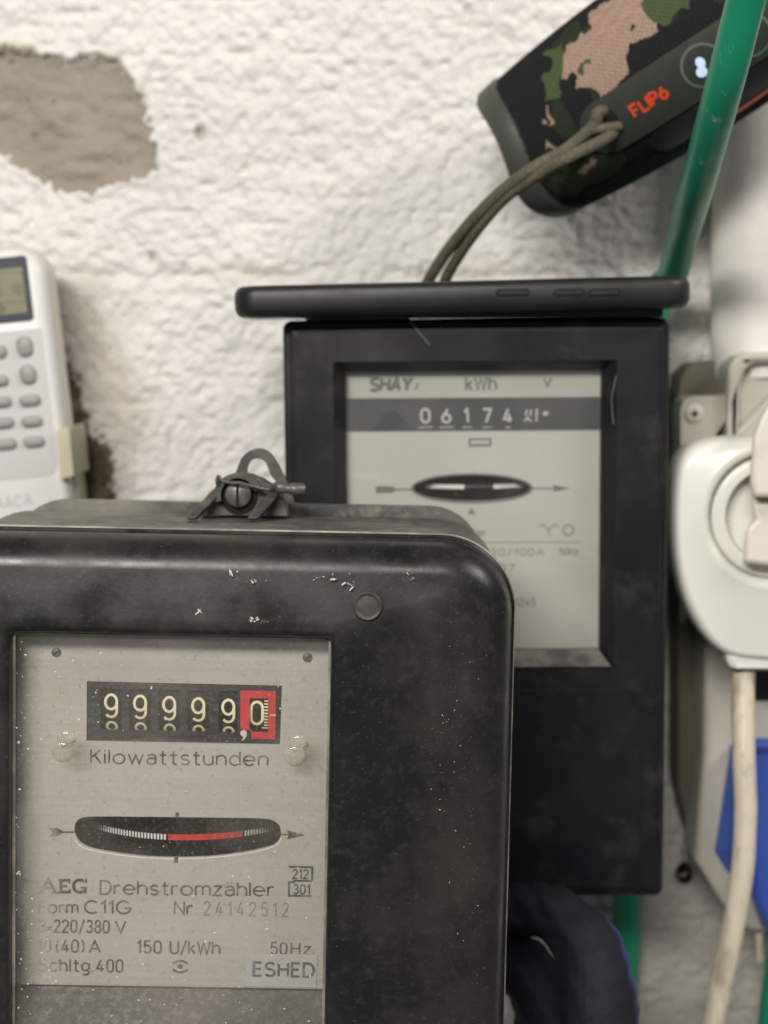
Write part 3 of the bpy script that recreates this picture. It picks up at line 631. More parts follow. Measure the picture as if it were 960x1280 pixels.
out = spline([(284, 650), (290, 610), (296, 588), (305, 569), (322, 560.5), (338, 566), (350, 584), (359, 603), (367, 625), (371, 650)], 5)
inn = spline([(309, 597), (309.5, 585), (314, 576), (322, 573), (331, 576), (336, 586), (339, 594), (346, 603), (349, 614), (344, 622), (332, 624), (318, 618), (309, 597)], 4)[:-1]
hg = mk('hanger', *slab([fa(p[0], p[1], .086) for p in out], .0845, .0875, [[fa(p[0], p[1], .086) for p in inn]]), M['iron'], am); bevel(hg, .0005)
wr = spline([L(271, 603, LY-.002), L(273, 595, LY-.002), L(280, 602, LY-.003), L(300, 604, LY-.004), L(320, 609, LY-.003), L(336, 612, LY-.001), L(348, 609, LY)], 6)
mk('seal_wire', *tube(wr, .0005, 8), M['lead'], am)
lead = [L(338, 611, LY), L(345, 608, LY-.001), L(352, 609.5, LY-.002), L(362, 611, LY-.002), L(371, 611.5, LY-.002), L(378, 611.5, LY-.001)]
mk('lead_seal', *tube(spline(lead, 4), .0020, 12, rf=lambda t, r: r*(.35+.75*min(1, t*3)-.25*math.exp(-((t-.55)/.12)**2))), M['lead'], am, smooth=60)
stub = [L(273, 606, LY-.001), L(272, 600, LY-.0015), L(274, 595.5, LY-.001)]
mk('wire_stub', *tube(stub, .0009, 8), M['iron'], am)
# terminal cover at the foot (below the picture)
tcv = mk('terminal_cover', *loft([ring(xl+.012+k, xr-.012-k, zb-.030+k, zb+.004, .006, y) for k, y in ((0, .055), (0, .014), (.002, .011), (.005, .0095))], True, True), M['bakelite'], am)

# ================================================================== METER ON THE WALL
fb = Frame(595, 760, .588, roll=-.45)
bmtr = empty('electricity_meter', fb.M, 'slim black wall meter with pale green-grey dial reading 06174, under the phone', 'electricity meter')
X0, Z1 = fb(356, 600, .002)[0], fb(595, 399, .002)[1]; X1 = fb(836, 600, .002)[0]; Z0 = fb(595, 1123, .002)[1]
ox0, oz1 = fb(418, 600, 0)[0], fb(595, 451, 0)[1]; ox1 = fb(770, 600, 0)[0]; oz0 = fb(595, 838, 0)[1]
ix0, iz1 = fb(433, 600, .006)[0], fb(595, 464, .006)[1]; ix1 = fb(752, 600, .006)[0]; iz0 = fb(595, 815, .006)[1]
rg = []
for k, y in ((.0, .072), (.0, .0045), (.0004, .0030), (.0012, .0022), (.0026, .0020), (.0030, .0010), (.0034, .0004), (.0044, .0)):
    rg.append(ring(X0+k, X1-k, Z0+k, Z1-k, max(.0012, .0035-k), y, 6))
for r4, y in ((.0006, 0),): rg.append(ring(ox0, ox1, oz0, oz1, r4, y, 6))
rg.insert(-1, ring(X0+.0052, X1-.0052, Z0+.0052, Z1-.0052, .0012, 0, 6)); rg.insert(-1, ring(ox0-.0004, ox1+.0004, oz0-.0004, oz1+.0004, .0006, 0, 6)); rg.append(ring(ix0, ix1, iz0, iz1, .0004, .0085, 6)); rg.append(ring(ix0, ix1, iz0, iz1, .0004, .0145, 6))
v, f = loft(rg, cap0=True); mk('case', v, f, M['plastic_b'], bmtr, smooth=18)
# shallow moulded steps of the lid
yz = fb(595, 862, 0)[1]
ld = mk('lower_lid', *slab(rrect(ox0+.002, X1-.010, Z0+.005, yz, .002, 4), -.0009, .0008), M['plastic_b'], bmtr); bevel(ld, .0006)
lg = [(ix0+.0006, .0078, iz0+.0002), (ix1-.0006, .0078, iz0+.0002), (ox1-.0012, .0004, oz0+.0009), (ox0+.0012, .0004, oz0+.0009)]
mk('dusty_sill', [(a, b-.0001, c+.0002) for a, b, c in lg], [(0, 1, 2, 3)], M['dusty_ledge'], bmtr, smooth=0)
BY = .0125
def pb(P, y=BY): return [fb(a, b, y) for a, b in P]
el = [(590+73.5*math.cos(R(t))*(1-.0*abs(math.sin(R(t)))), 610.3+16.2*math.copysign(abs(math.sin(R(t)))**1.0, math.sin(R(t)))) for t in range(0, 360, 9)]
mk('dial_plate', *slab([(ix0-.001, iz0-.001), (ix1+.001, iz0-.001), (ix1+.001, iz1+.001), (ix0-.001, iz1+.001)], BY, BY+.0008, [pb(el)]), M['plate_b'], bmtr, smooth=0)
mk('counter_strip', *slab(pb([(428, 539), (758, 537), (758, 496), (428, 498)]), BY-.0004, BY-.0001), M['strip_b'], bmtr, smooth=0)
mk('strip_stain', *sheet(pb([(468, 538.3), (474, 524), (484, 514.5), (495, 514), (506, 524), (515, 538)]), BY-.0005), M['strip_blue'], bmtr, smooth=0)
ik = Ink(fb, BY-.00055)
for ch, c in zip('06174', (532, 558, 583.5, 609, 635)):
    hw = {'1': 2.2}.get(ch, 5); ik.text(ch, c-hw, 528, c+hw, 527.7, 16.5, 3.0 if ch != '4' else 2.8)
    ik.line([(c-(9 if c < 570 else 6 if c < 620 else 3), 534.2), (c+(9 if c < 570 else 6 if c < 620 else 3), 534)], 1.3)
ik.line([(659, 512), (657, 519)], 2.2); ik.line([(658, 521), (664, 527)], 2.2); ik.line([(664, 512), (663, 520)], 2); ik.line([(671, 511), (670.5, 527)], 2.2); ik.line([(655, 526), (661, 522)], 2); ik.poly([(677, 517), (683, 513.5), (686, 517), (682, 520)])
ik.build('counter_digits', M['white_b'], bmtr)
rd = mk('rotor_disc', *loft([[(fb(590, 610, .04)[0]+r*math.sin(2*PI*i/64), BY+.0016+.036-r*math.cos(2*PI*i/64), fb(590, 608.5, BY+.0016)[1]+z) for i in range(64)] for r, z in ((.004, -.0007), (.0358, -.0007), (.036, -.0005), (.036, .0005), (.0358, .0007), (.004, .0007))]), M['strip_b'], bmtr)
mk('disc_chamber', *boxm(*sorted((fb(510, 600, BY)[0], fb(670, 600, BY)[0])), BY+.05, BY+.051, *sorted((fb(590, 640, BY)[1], fb(590, 585, BY)[1]))), M['hole'], bmtr)
def bandb(a0, a1):
    cx = fb(590, 610, .04)[0]; cy = BY+.0016+.036; cz = fb(590, 608.5, BY+.0016)[1]
    return loft([[(cx+.0362*math.sin(R(a0+(a1-a0)*i/20)), cy-.0362*math.cos(R(a0+(a1-a0)*i/20)), cz+zz) for i in range(21)] for zz in (-.0008, .0008)], closed=False)
mk('disc_edge_mark', *bandb(-33, -7), M['tick'], rd); mk('disc_edge_mark', *bandb(11, 32), M['tick'], rd)
ik = Ink(fb, BY-.0002)
ik.text('SHAY', 463, 488, 513, 487.6, 15, 4.2, .22, slant=.12); ik.line([(519.5, 487), (522.5, 478)], 2)
ik.text('kWh', 583, 487.5, 620, 487, 16, 2.6, .24); ik.text('V', 680, 483.5, 689, 483.4, 11, 2.0)
ik.line([(587, 549), (613, 548.6), (613, 556.4), (587, 556.8), (587, 549)], 2.2)
ik.poly([(470, 607.5), (492, 608), (494, 611.5), (492, 615.5), (470, 616)]); ik.line([(493, 611.8), (518, 611.4)], 1.6)
ik.line([(663, 610.8), (694, 610.5)], 1.6); ik.poly([(692, 606), (712, 610.4), (692, 614.5)]); ik.poly([(585, 642.5), (594, 642.4), (589.6, 634.5)])
ik.line([(p[0], p[1]) for p in [(590+75*math.cos(R(t)), 610.3+17.6*math.sin(R(t))) for t in range(0, 361, 9)]], 2.2)
ik.build('dial_print', M['ink_b'], bmtr)
ik = Ink(fb, BY-.0002); ik.text('meter', 574, 670, 608, 669.7, 9, 1.6, .25)
ik.text('Y', 679, 670, 693, 669.8, 15, 2.0); ik.line([(674, 657), (680, 655)], 2); ik.line([(693, 655), (698, 658)], 2); ik.line(E(710.5, 662.5, 6.4, 6.4, 0, 360), 2.6)
ik.line([(470, 678.3), (726, 677.3)], 1.1); ik.text('1x 20/100A', 590, 694.3, 680, 693.7, 8, 1.5, .28); ik.text('50Hz', 700, 693.6, 723, 693.4, 8, 1.6, .25)
ik.text('No 57', 592, 713, 643, 712.6, 7, 1.2, .3); ik.text('1245', 645, 757, 669, 756.8, 9.5, 1.6, .3)
ik.build('small_print', M['ink_b2'], bmtr)
ik = Ink(fb, BY-.0003); ik.poly([(591, 551.2), (609, 551), (609, 554.2), (591, 554.4)]); ik.build('small_window', M['white_b'], bmtr)
mk('window_pane', *slab([(ix0, iz0), (ix1, iz0), (ix1, iz1), (ix0, iz1)], .0086, .0098), M['glass_b'], bmtr, smooth=0)
ik = Ink(fb, -.00015); ik.line([(512, 399.5), (520, 411), (537, 431)], 1.1); ik.line([(770, 470), (764, 500), (767, 530)], .8); ik.build('case_scratches', M['dust_line'], bmtr, stuff=True)
mk('wall_base', *slab(rrect(X0+.006, X1-.006, Z0+.008, Z1-.008, .002, 4), .0722, .1075), M['plastic_b'], bmtr)

# ================================================================== PHONE
fp = Frame(579, 372, .574, roll=-1.35)
ph = empty('smartphone', fp.M, 'smartphone in matt black case lying flat on top of the wall meter', 'smartphone')
pxa = fp(290, 372)[0]; pxb = fp(868.5, 372)[0]; pz1 = fp(579, 350.5)[1]; pz0 = fp(579, 391)[1]
def pring(k, z): return [(p[0], p[1], z) for p in rrect(pxa+k, pxb-k, k, .074-k, .0095-k*.5, 10)]
prs = []
hh = (pz1-pz0)/2; zm = (pz1+pz0)/2
for i in range(0, 13):
    t = R(-90+180*i/12); c = max(0, math.cos(t)); k = .0042*(1-c**.7); prs.append(pring(k, zm+hh*(.55*math.sin(t)+.45*math.copysign(abs(math.sin(t))**.35, math.sin(t)))))
mk('phone_case', *loft(prs, True, True), M['phone'], ph, smooth=60)
scr = mk('screen', *[(lambda v: ([(a, b, c) for a, b, c in v], [tuple(range(len(v)))]))([(p[0], p[1], pz1+.00005) for p in rrect(pxa+.006, pxb-.006, .006, .068, .006, 8)])][0], M['lcd_frame'], ph, smooth=0)
for a, b in ((621, 661), (694, 730), (737, 774)):
    xa, xb = fp(a, 363)[0], fp(b, 363)[0]; zc = fp((a+b)/2, 365.5+.0)[1]
    bt_ = mk('side_button', *slab(rrect(xa, xb, zc-.00085, zc+.00085, .0008, 5), -.00075, .001), M['phone'], ph); bevel(bt_, .0003)
    gr_ = mk('button_groove', *slab(rrect(xa-.0004, xb+.0004, zc-.0013, zc+.0013, .0011, 5), -.00012, .001, [rrect(xa-.0001, xb+.0001, zc-.00095, zc+.00095, .0009, 5)]), M['hole'], ph)
gap_fill = mk('shadow_filler', *slab([fp(a, b, .011) for a, b in ((374, 386), (828, 376), (830, 396.5), (372, 398))], .0105, .066), M['phone'], ph); bevel(gap_fill, .001)  # made-up black slab standing in for the shadow under the phone
mk('camera_bump', *loft([[(p[0], p[1], z) for p in rrect(pxa+.026+k, pxa+.066-k, .006+k, .068-k, .006, 6)] for k, z in ((0, pz0+.001), (0, pz0-.0012), (.0006, pz0-.0016))], False, True), M['phone'], ph)

# ================================================================== SPEAKER
PL = W(667, 185, .652); PR = W(1043, -62, .592)
ax = (PR-PL).normalized(); fwd = Vector((0, -1, 0)); fwd = (fwd-ax*fwd.dot(ax)).normalized(); upv = ax.cross(fwd)
if upv.z < 0: upv = -upv
SL = (PR-PL).length
SM = Matrix.Translation(PL) @ Matrix((( ax.x, -fwd.x, upv.x, 0), (ax.y, -fwd.y, upv.y, 0), (ax.z, -fwd.z, upv.z, 0), (0, 0, 0, 1)))
sp = empty('bluetooth_speaker', SM, 'camouflage fabric cylinder speaker leaning at a slant behind the green pipe', 'speaker')
SI = SM.inverted()
def sr(t):  # radius along the barrel
    return .0300+.0046*math.sin(PI*min(1, max(0, t)))**.75
def spt(x, th, off=0):
    r = sr(x/SL)+off
    return (x, -r*math.cos(th), r*math.sin(th))      # th 0 faces the viewer, positive up
NX, NT = 420, 520
xs = np.linspace(.004, SL-.004, NX); ths = np.linspace(-PI, PI, NT, endpoint=False)
rr = .0300+.0046*np.sin(PI*xs/SL)**.75
XX = np.repeat(xs[:, None], NT, 1); YY = -rr[:, None]*np.cos(ths); ZZ = rr[:, None]*np.sin(ths)
V = np.stack([XX, YY, ZZ], -1).reshape(-1, 3)
Wd = V @ np.array(SM.to_3x3()).T+np.array(SM.translation)
Rci = np.array(RC).T; q = (Wd-np.array(CP)) @ Rci.T
pxx = 480+FPX*q[:, 0]/-q[:, 2]; pyy = 640-FPX*q[:, 1]/-q[:, 2]
nz1 = vnoise(NT, NX, 9, 41).ravel()-.5; nz2 = vnoise(NT, NX, 9, 42).ravel()-.5; nz3 = vnoise(NT, NX, 30, 43).ravel()
def zz(P): return [(520+a/2.182, b/2.182) for a, b in P]
ax_ = pxx+nz1*11; ay_ = pyy+nz2*11
colr = np.ones((len(V), 3))*np.array([.011, .011, .013])
tan = np.array([.34, .235, .175]); grn = np.array([.062, .088, .036]); drk = np.array([.024, .032, .017]); blk = np.array([.010, .010, .012])
back = (YY.ravel() > .006)
def pz_(P, c):
    k = sd_poly(zz(P), ax_, ay_) < 0; colr[k] = c
colr[(nz3 > .55) & back] = drk; colr[(nz3 > .72) & back] = tan
pz_([(360, 480), (450, 430), (560, 395), (575, 455), (440, 525), (375, 545)], drk*1.3)
pz_([(440, 600), (700, 445), (740, 420), (960, 330), (960, 290), (700, 400), (560, 470), (420, 560)], drk)
pz_([(480, 30), (640, -60), (700, -60), (655, 60), (665, 95), (610, 120), (575, 140), (570, 190), (550, 245), (500, 280), (480, 240), (430, 240), (395, 205), (392, 150), (430, 110), (470, 70)], tan)
pz_([(352, 140), (402, 120), (400, 205), (384, 260), (350, 285), (342, 225)], grn); pz_([(440, 180), (470, 160), (465, 200), (448, 205)], grn)
pz_([(610, 20), (640, -30), (740, -50), (745, 20), (695, 45), (680, 75), (640, 55)], grn)
pz_([(352, 292), (388, 318), (378, 380), (382, 415), (358, 405), (358, 345)], tan); pz_([(455, 440), (488, 436), (458, 482), (444, 478)], tan*.8)
for a, b, r in ((422, 218, 21), (468, 272, 36), (398, 306, 36), (400, 362, 44), (588, 72, 8), (340, 180, 30), (460, 80, 22)):
    k = np.hypot(ax_-(520+a/2.182), ay_-b/2.182) < r/2.182; colr[k] = blk
k = (nz3 > .70) & (pxx > 690) & (colr[:, 0] < .02); colr[k] = drk*.9
weave = 0.00042*(np.sin(XX*2*PI/.0020+np.round(ths/(2*PI/140))*PI)*np.sin(ths*140/2)).ravel()
colr *= (1+.38*(np.sin(XX*2*PI/.0024+np.round(ths/(2*PI/110))*PI)*np.sin(ths*110/2)).ravel())[:, None]
nrm_ = np.stack([np.zeros_like(YY), YY, ZZ], -1).reshape(-1, 3); nrm_ /= np.linalg.norm(nrm_, axis=1)[:, None]
V = V+nrm_*weave[:, None]
ii = np.arange(NX*NT).reshape(NX, NT); i2 = np.roll(ii, -1, 1)
Fq = np.stack([ii[:-1], i2[:-1], i2[1:], ii[1:]], -1).reshape(-1, 4)
me = bpy.data.meshes.new('fabric_sleeve'); me.from_pydata(V.tolist(), [], Fq.tolist()); me.update(); me.polygons.foreach_set('use_smooth', np.ones(len(Fq), bool))
ca = me.color_attributes.new('col', 'FLOAT_COLOR', 'POINT'); ca.data.foreach_set('color', np.concatenate([colr, np.ones((len(V), 1))], 1).ravel())
me.materials.append(attr_mat('camouflage_fabric', 'col', .85, bump=[(1400, .4, .0005)])); ob = bpy.data.objects.new('fabric_sleeve', me); COL.objects.link(ob); ob.parent = sp
for e in (0, 1):
    rgs = []
    for r_, xo in ((.0302, .0056), (.0316, .0044), (.0318, .001), (.0308, -.0035), (.029, -.0052), (.0265, -.0042), (.025, .001), (.001, .001)):
        ringp = []
        for i in range(64):
            th = 2*PI*i/64; wv = .0026*math.sin(3*th+.6) if abs(xo) > .0025 else 0
            xx = xo+wv if xo < .005 else xo+wv*1.5+.002
            xx = xx if e == 0 else SL-xx
            ringp.append((xx, -r_*math.cos(th), r_*math.sin(th)))
        rgs.append(ringp)
    mk('end_bumper', *loft(rgs), M['rubber'], sp, smooth=50)
def curved(name, x0, x1, t0, t1, off, thk, m, rnd=True, nx_=40, nt_=14, parent=None):
    """strip lying on the barrel, rounded ends"""
    def pt(u, v_, o):
        half = (t1-t0)/2*.034; d = 0
        x = x0+(x1-x0)*u
        if rnd:
            e = min(x-x0, x1-x); rad = half
            sc = math.sqrt(max(0.0004, 1-(1-min(1, e/rad))**2))
        else: sc = 1
        return spt(x, (t0+t1)/2+(t1-t0)/2*(2*v_-1)*sc, o)
    us = [0]+[.002*k for k in range(1, 8)]+[.016+(.968)*k/nx_ for k in range(nx_+1)]+[1-.002*k for k in range(7, 0, -1)]+[1]
    top = [[pt(u, v_/nt_, off) for v_ in range(nt_+1)] for u in us]; bot = [[pt(u, v_/nt_, off-thk) for v_ in range(nt_+1)] for u in us]
    V = [p for r_ in top for p in r_]; n = nt_+1; o2 = len(V); V += [p for r_ in bot for p in r_]; F = []
    for a in range(len(us)-1):
        for b in range(nt_): F.append((a*n+b, a*n+b+1, (a+1)*n+b+1, (a+1)*n+b))
        for b in (0, nt_): F.append((a*n+b, (a+1)*n+b, o2+(a+1)*n+b, o2+a*n+b))
    for a in (0, len(us)-1):
        for b in range(nt_): F.append((a*n+b, a*n+b+1, o2+a*n+b+1, o2+a*n+b))
    return mk(name, V, F, m, parent or sp, smooth=60)
# where a pixel meets the barrel
def onspk(px, py):
    o = SI @ CP; d = (SI.to_3x3() @ ray(px, py)); t = .4
    best = None
    for k in range(4000):
        t = .4+k*.0001; p = o+d*t; r_ = math.hypot(p.y, p.z)
        if r_ < sr(p.x/SL): best = p; break
    if best is None: best = o+d*.62
    return best.x, math.atan2(best.z, -best.y)
xa, ta = onspk(757, 152); xb, tb = onspk(815, 130); xc, tc_ = onspk(880, 90)
SC = ta*.5+tb*.3+tc_*.2; sw = .315
spine = curved('control_strip', xa-.011, SL-.012, SC-sw, SC+sw, .0010, .002, M['spine'])
lower = curved('lower_band', xa+.008, SL-.008, SC-sw-.42, SC-sw-.03, .0006, .002, M['phone'])
class SInk(Ink):
    def __init__(s, off): s.V = []; s.F = []; s.k = 0; s.off = off
    def put(s, VF):
        V, F = VF; o = len(s.V); s.k += 1
        for v in V: s.V.append(spt(v[0], v[1]/.034, s.off+1e-5*(s.k % 5)))
        s.F += [tuple(i+o for i in f) for f in F]
ik = SInk(.00115); x1_, t1_ = onspk(794, 143); x2_, t2_ = onspk(838, 120)
base = SC*.034-.0022
# text runs along the axis: reuse the pixel writer with up = minus y
class Flip(SInk):
    def put(s, VF):
        V, F = VF; SInk.put(s, ([(v[0], -v[1]) for v in V], F))
ik = Flip(.00115); ik.text('FLIP6', x1_, -base, x2_, -base, .0043, .0011, .2, slant=.0); ik.build('model_lettering', M['orange'], spine)
bx, bt2 = onspk(884, 88)
def sring(cx, ct, r, wd, m, name, off=.00115):
    k_ = SInk(off); k_.line([(cx+a, ct*.034+b) for a, b in E(0, 0, r, r, 0, 360)], wd); return k_.build(name, m, spine)
sring(bx, SC, .0078, .0009, M['ring'], 'power_button_ring'); sring(bx+.019, SC, .0078, .0009, M['ring'], 'bluetooth_button_ring')
k_ = SInk(.0013); k_.poly([(bx-.0002+a, SC*.034+.0016+b) for a, b in circ(0, 0, .0017, 14, .0021)]); k_.poly([(bx-.0016+a, SC*.034-.0014+b) for a, b in circ(0, 0, .0021, 14, .0020)]); k_.build('power_light', M['glow'], spine)
# badge with orange border on the lower band
bxa, bta = onspk(872, 156); _, btb = onspk(950, 118); _, btc = onspk(915, 142); bt_c = (btb+btc)/2-.13
k_ = SInk(.0015); lo = bt_c*.034
k_.line([(bxa, lo+.0052), (SL-.016, lo+.0052), (SL-.016, lo-.0030)], .0026); k_.line([(bxa, lo+.0052), (bxa, lo-.0030), (SL-.02, lo-.0030)], .0001); k_.build('badge_border', M['orange'], sp)
# strap hole and strap
hx, ht = onspk(759, 150)
V_, F_ = [], []
k_ = SInk(.0013); k_.poly([(hx+a, ht*.034+b) for a, b in circ(0, 0, .0046, 24, .0040)]); k_.build('strap_hole', M['hole'], spine)
def SW(x, th, off): return SM @ Vector(spt(x, th, off))
pA = SW(hx-.001, ht+.10, -.001); pB = SW(hx+.001, ht-.08, -.001)
lp_pts = [SW(hx+.0015, ht+.06, -.003), SW(hx-.0005, ht+.13, .0035), SW(hx-.0045, ht+.05, .0045), W(706, 188, SW(hx-.011, ht, .004).y-.002)]
lp_ = [tuple(p) for p in lp_pts]+[tuple(W(672, 207, .590)), tuple(W(630, 237, .597)), tuple(W(590, 276, .608)), tuple(W(556, 318, .622)), tuple(W(535, 352, .634)), tuple(W(528, 375, .655)), tuple(W(540, 392, .664))]
lq_ = [tuple(SW(hx+.002, ht-.05, -.003)), tuple(SW(hx-.001, ht-.13, .0035)), tuple(W(716, 194, .583)), tuple(W(680, 214, .588)), tuple(W(634, 245, .598)), tuple(W(598, 285, .609)), tuple(W(572, 322, .622)), tuple(W(556, 352, .634)), tuple(W(552, 375, .655)), tuple(W(540, 392, .664))]
loc = lambda P: [tuple(SI @ Vector(p)) for p in spline(P, 8)]
strap = mk('strap', *join(tube(loc(lp_), .0024, 12), tube(loc(lq_), .0022, 12)), M['cord'], sp, smooth=60)
kn = [tuple(SW(hx+.003, ht-.13, .001)), tuple(SW(hx-.002, ht-.02, .0048)), tuple(SW(hx-.007, ht+.02, .0048)), tuple(SW(hx-.0115, ht-.06, .0035))]
mk('strap_knot', *tube(loc(kn), .0019, 12), M['cord'], sp, smooth=60)

# ================================================================== GREEN PIPE
gp = [W(960, -90, .50), W(938, -20, .512), W(905, 108, .530), W(874, 222, .572), W(853, 296, .628), W(840, 345, .660), W(816, 400, .674), W(798, 700, .676), W(792, 1000, .676), W(784, 1130, .680), W(782, 1200, .682), W(772, 1330, .68), W(765, 1420, .68)]
g = mk('green_conduit', *tube(spline([tuple(p) for p in gp], 10), .0064, 24), M['green'], None, smooth=60)
g['label'] = 'green plastic conduit pipe running in front of the speaker and down behind the wall meter'; g['category'] = 'pipe'

# ================================================================== REMOTE CONTROL
fr = Frame(-8, 480, .658, roll=-5.6, yaw=0)
rm = empty('remote_control', fr.M, 'white air-conditioner remote control with olive display and grey keys', 'remote control')
def rp(P, y=0): return [fr(a, b, y) for a, b in P]
rx1 = fr(56, 370)[0]; rz1 = fr(10, 312)[1]; rx0 = rx1-.046; rz0 = rz1-.150
def rring(k, y, r=.012): return ring(rx0+k, rx1-k, rz0+k, rz1-k, max(.004, r-k), y, 10)
mk('body', *loft([rring(.001, .021), rring(-.0016, .019), rring(-.0018, .010), rring(-.0008, .0085)], True, True), M['remote_side'], rm)
mk('front_shell', *loft([rring(-.0006, .0086), rring(-.0006, .005), rring(0, .0025), rring(.0012, .0007), rring(.0028, 0)], False, True), M['remote'], rm)
lx1, lz1 = fr(38, 360)[0], fr(20, 320)[1]; lz0 = fr(20, 402.5)[1]; lx0 = rx0+(rx1-lx1)
lf = mk('display_frame', *slab(rrect(lx0, lx1, lz0, lz1, .0018, 5), -.0005, .001), M['lcd_frame'], rm)
mk('display', *slab(rrect(lx0+.0022, lx1-.0024, lz0+.0034, lz1-.0048, .0006, 4), -.0007, .001), M['lcd'], lf)
ik = Ink(fr, -.0008); ik.text('25', -20, 372, 2, 370, 16, 2, .3); ik.text('10', 16, 368, 27, 367, 12, 2, .4); ik.line([(-50, 344), (30, 340)], 1.0); ik.line([(-40, 380), (32, 377)], 1); ik.poly(circ(0, 386, 7, 14)); ik.build('display_digits', M['lcd_ink'], lf)
fz0 = fr(30, 598)[1]; fz1 = fr(30, 412)[1]
fp_ = mk('faceplate', *slab(rrect(rx0+.002, rx1-.0030, fz0, fz1, [.001, .001, .006, .006], 6), -.00025, .001), M['remote_face'], rm)
def key(px, py, w_, h_, r=.4):
    x, z = fr(px, py); a = w_*.000337/2; b = h_*.000337/2
    rr_ = min(a, b)*.95
    bz = mk('key', *loft([ring(x-a+k, x+a-k, z-b+k, z+b-k, max(.0003, rr_-k), y, 6) for k, y in ((-.0001, .001), (-.0001, -.0012), (.0004, -.0019), (.0011, -.0022))], False, True), M['key'], rm)
    return bz
for px, py, w_, h_ in ((31.5, 433, 19, 25), (35.5, 468, 20, 24), (38, 500.5, 26, 13), (40.5, 526.5, 26, 13), (43, 552, 26, 13), (-1, 476, 24, 13), (2, 502.5, 26, 13), (5, 528.5, 26, 13), (8, 555, 26, 13),
                      (-36, 480, 26, 13), (-34, 505.5, 26, 13), (-31, 531.5, 26, 13), (-28, 558, 26, 13), (-4, 440, 26, 16), (-42, 443, 26, 20)): key(px, py, w_, h_)
ik = Ink(fr, -.0001); ik.text('AACA', -4, 636, 40, 631, 13, 2.6, .25); ik.build('maker_lettering', M['logo'], rm)
hfr = Frame(-8, 560, .662, roll=-5.6)
hd_ = empty('remote_holder', hfr.M, 'cream plastic wall holder gripping the white remote control at its lower edge', 'holder')
def hbox(name, a, y0, y1):
    P = [hfr(*q) for q in a]; return bevel(mk(name, *slab(P, y0, y1), M['cream_plastic'], hd_), .0006)
hbox('side_clip', [(75.5, 536), (91, 533), (96.5, 594), (80, 598)], -.0075, .028)
hbox('side_clip', [(-96, 545), (-88, 545), (-84, 606), (-92, 606)], -.0075, .028)
hbox('back_plate', [(-86, 560), (84, 545), (93, 640), (-78, 655)], .0185, .030)

# ================================================================== RIGHT HAND SIDE: pipe, enclosure, adapter, cable
v, f = tube([tuple(W(950, y, .682)) for y in (-60, 60, 150, 260, 330, 400, 470)], .0205, 32, rf=lambda t, r: r*(1+.10*math.exp(-((t-.75)/.08)**2)))
o = mk('wall_pipe', v, f, M['pipe'], None, smooth=60); o['label'] = 'thick whitish painted pipe rising up the wall at right, behind the speaker'; o['category'] = 'pipe'
fe = Frame(960, 800, .66)
en = empty('socket_enclosure', fe.M, 'grey-beige wiring enclosure fixed to the wall right of the meter, screw in its corner', 'enclosure')
def ep(P, y=0): return [fe(a, b, y) for a, b in P]
o = mk('back_box', *slab(ep([(843, 500), (849, 470), (862, 455), (905, 450), (1120, 450), (1120, 1120), (892, 1070), (860, 1040), (846, 980), (846, 800)], .02), .018, .045), M['pvc_shaded'], en); bevel(o, .002)
o = mk('corner_lug', *slab([p[:2] for p in ep([(850, 640), (850, 512), (854, 501), (866, 496), (900, 495), (926, 488), (926, 500), (905, 530), (884, 560), (868, 600), (866, 640)], 0)], 0, .019), M['pvc'], en); bevel(o, .0012)
x, z = fe(868, 517, -.0004)
sc = mk('screw', *lathe_y(x, z, [(.0001, -.0012), (.0026, -.0012), (.0038, -.0007), (.0044, .0002), (.0044, .001)], 28, False), M['remote_side'], en)
cr = join(boxm(x-.0016, x+.0016, -.00135, -.001, z-.0005, z+.0005), boxm(x-.0005, x+.0005, -.00137, -.001, z-.0016, z+.0016)); mk('cross_recess', *cr, M['hole'], sc)
rimo = ep([(909, 640), (909, 480), (911, 458), (920, 446), (936, 440), (1120, 438), (1120, 640)], -.004); rimi = ep([(921, 640), (926, 480), (932, 462), (942, 453), (1110, 452), (1110, 640)], -.004)
o = mk('upper_rim', *slab(rimo, -.004, .018, [rimi]), M['pvc'], en); bevel(o, .0015)
o = mk('recess_floor', *slab(ep([(915, 640), (915, 445), (1115, 445), (1115, 640)], .012), .0035, .0178), M['pvc'], en)
o = mk('diagonal_web', *hull([(*ep([(985, 452)], -.002)[0][:1], -.002, ep([(985, 452)], -.002)[0][1])]*0 or [(fe(885, 575, -.003)[0], -.003, fe(885, 575, -.003)[1]), (fe(905, 590, -.003)[0], -.003, fe(905, 590, -.003)[1]), (fe(905, 590, .012)[0], .012, fe(905, 590, .012)[1]), (fe(885, 575, .012)[0], .012, fe(885, 575, .012)[1])],
      [(fe(1000, 455, -.003)[0], -.003, fe(1000, 455, -.003)[1]), (fe(1010, 480, -.003)[0], -.003, fe(1010, 480, -.003)[1]), (fe(1010, 480, .012)[0], .012, fe(1010, 480, .012)[1]), (fe(1000, 455, .012)[0], .012, fe(1000, 455, .012)[1])]), M['pvc'], en); bevel(o, .002)
o = mk('lower_box', *slab(ep([(882, 800), (893, 760), (1120, 760), (1120, 1168), (938, 1166), (902, 1130), (876, 1088), (868, 1075), (880, 940)], -.008), -.008, .020), M['pvc'], en); bevel(o, .003, 4)
o = mk('cover_gap', *slab(ep([(944, 838), (1110, 838), (1110, 876), (944, 876)], -.009), -.0085, -.0078), M['hole'], en)
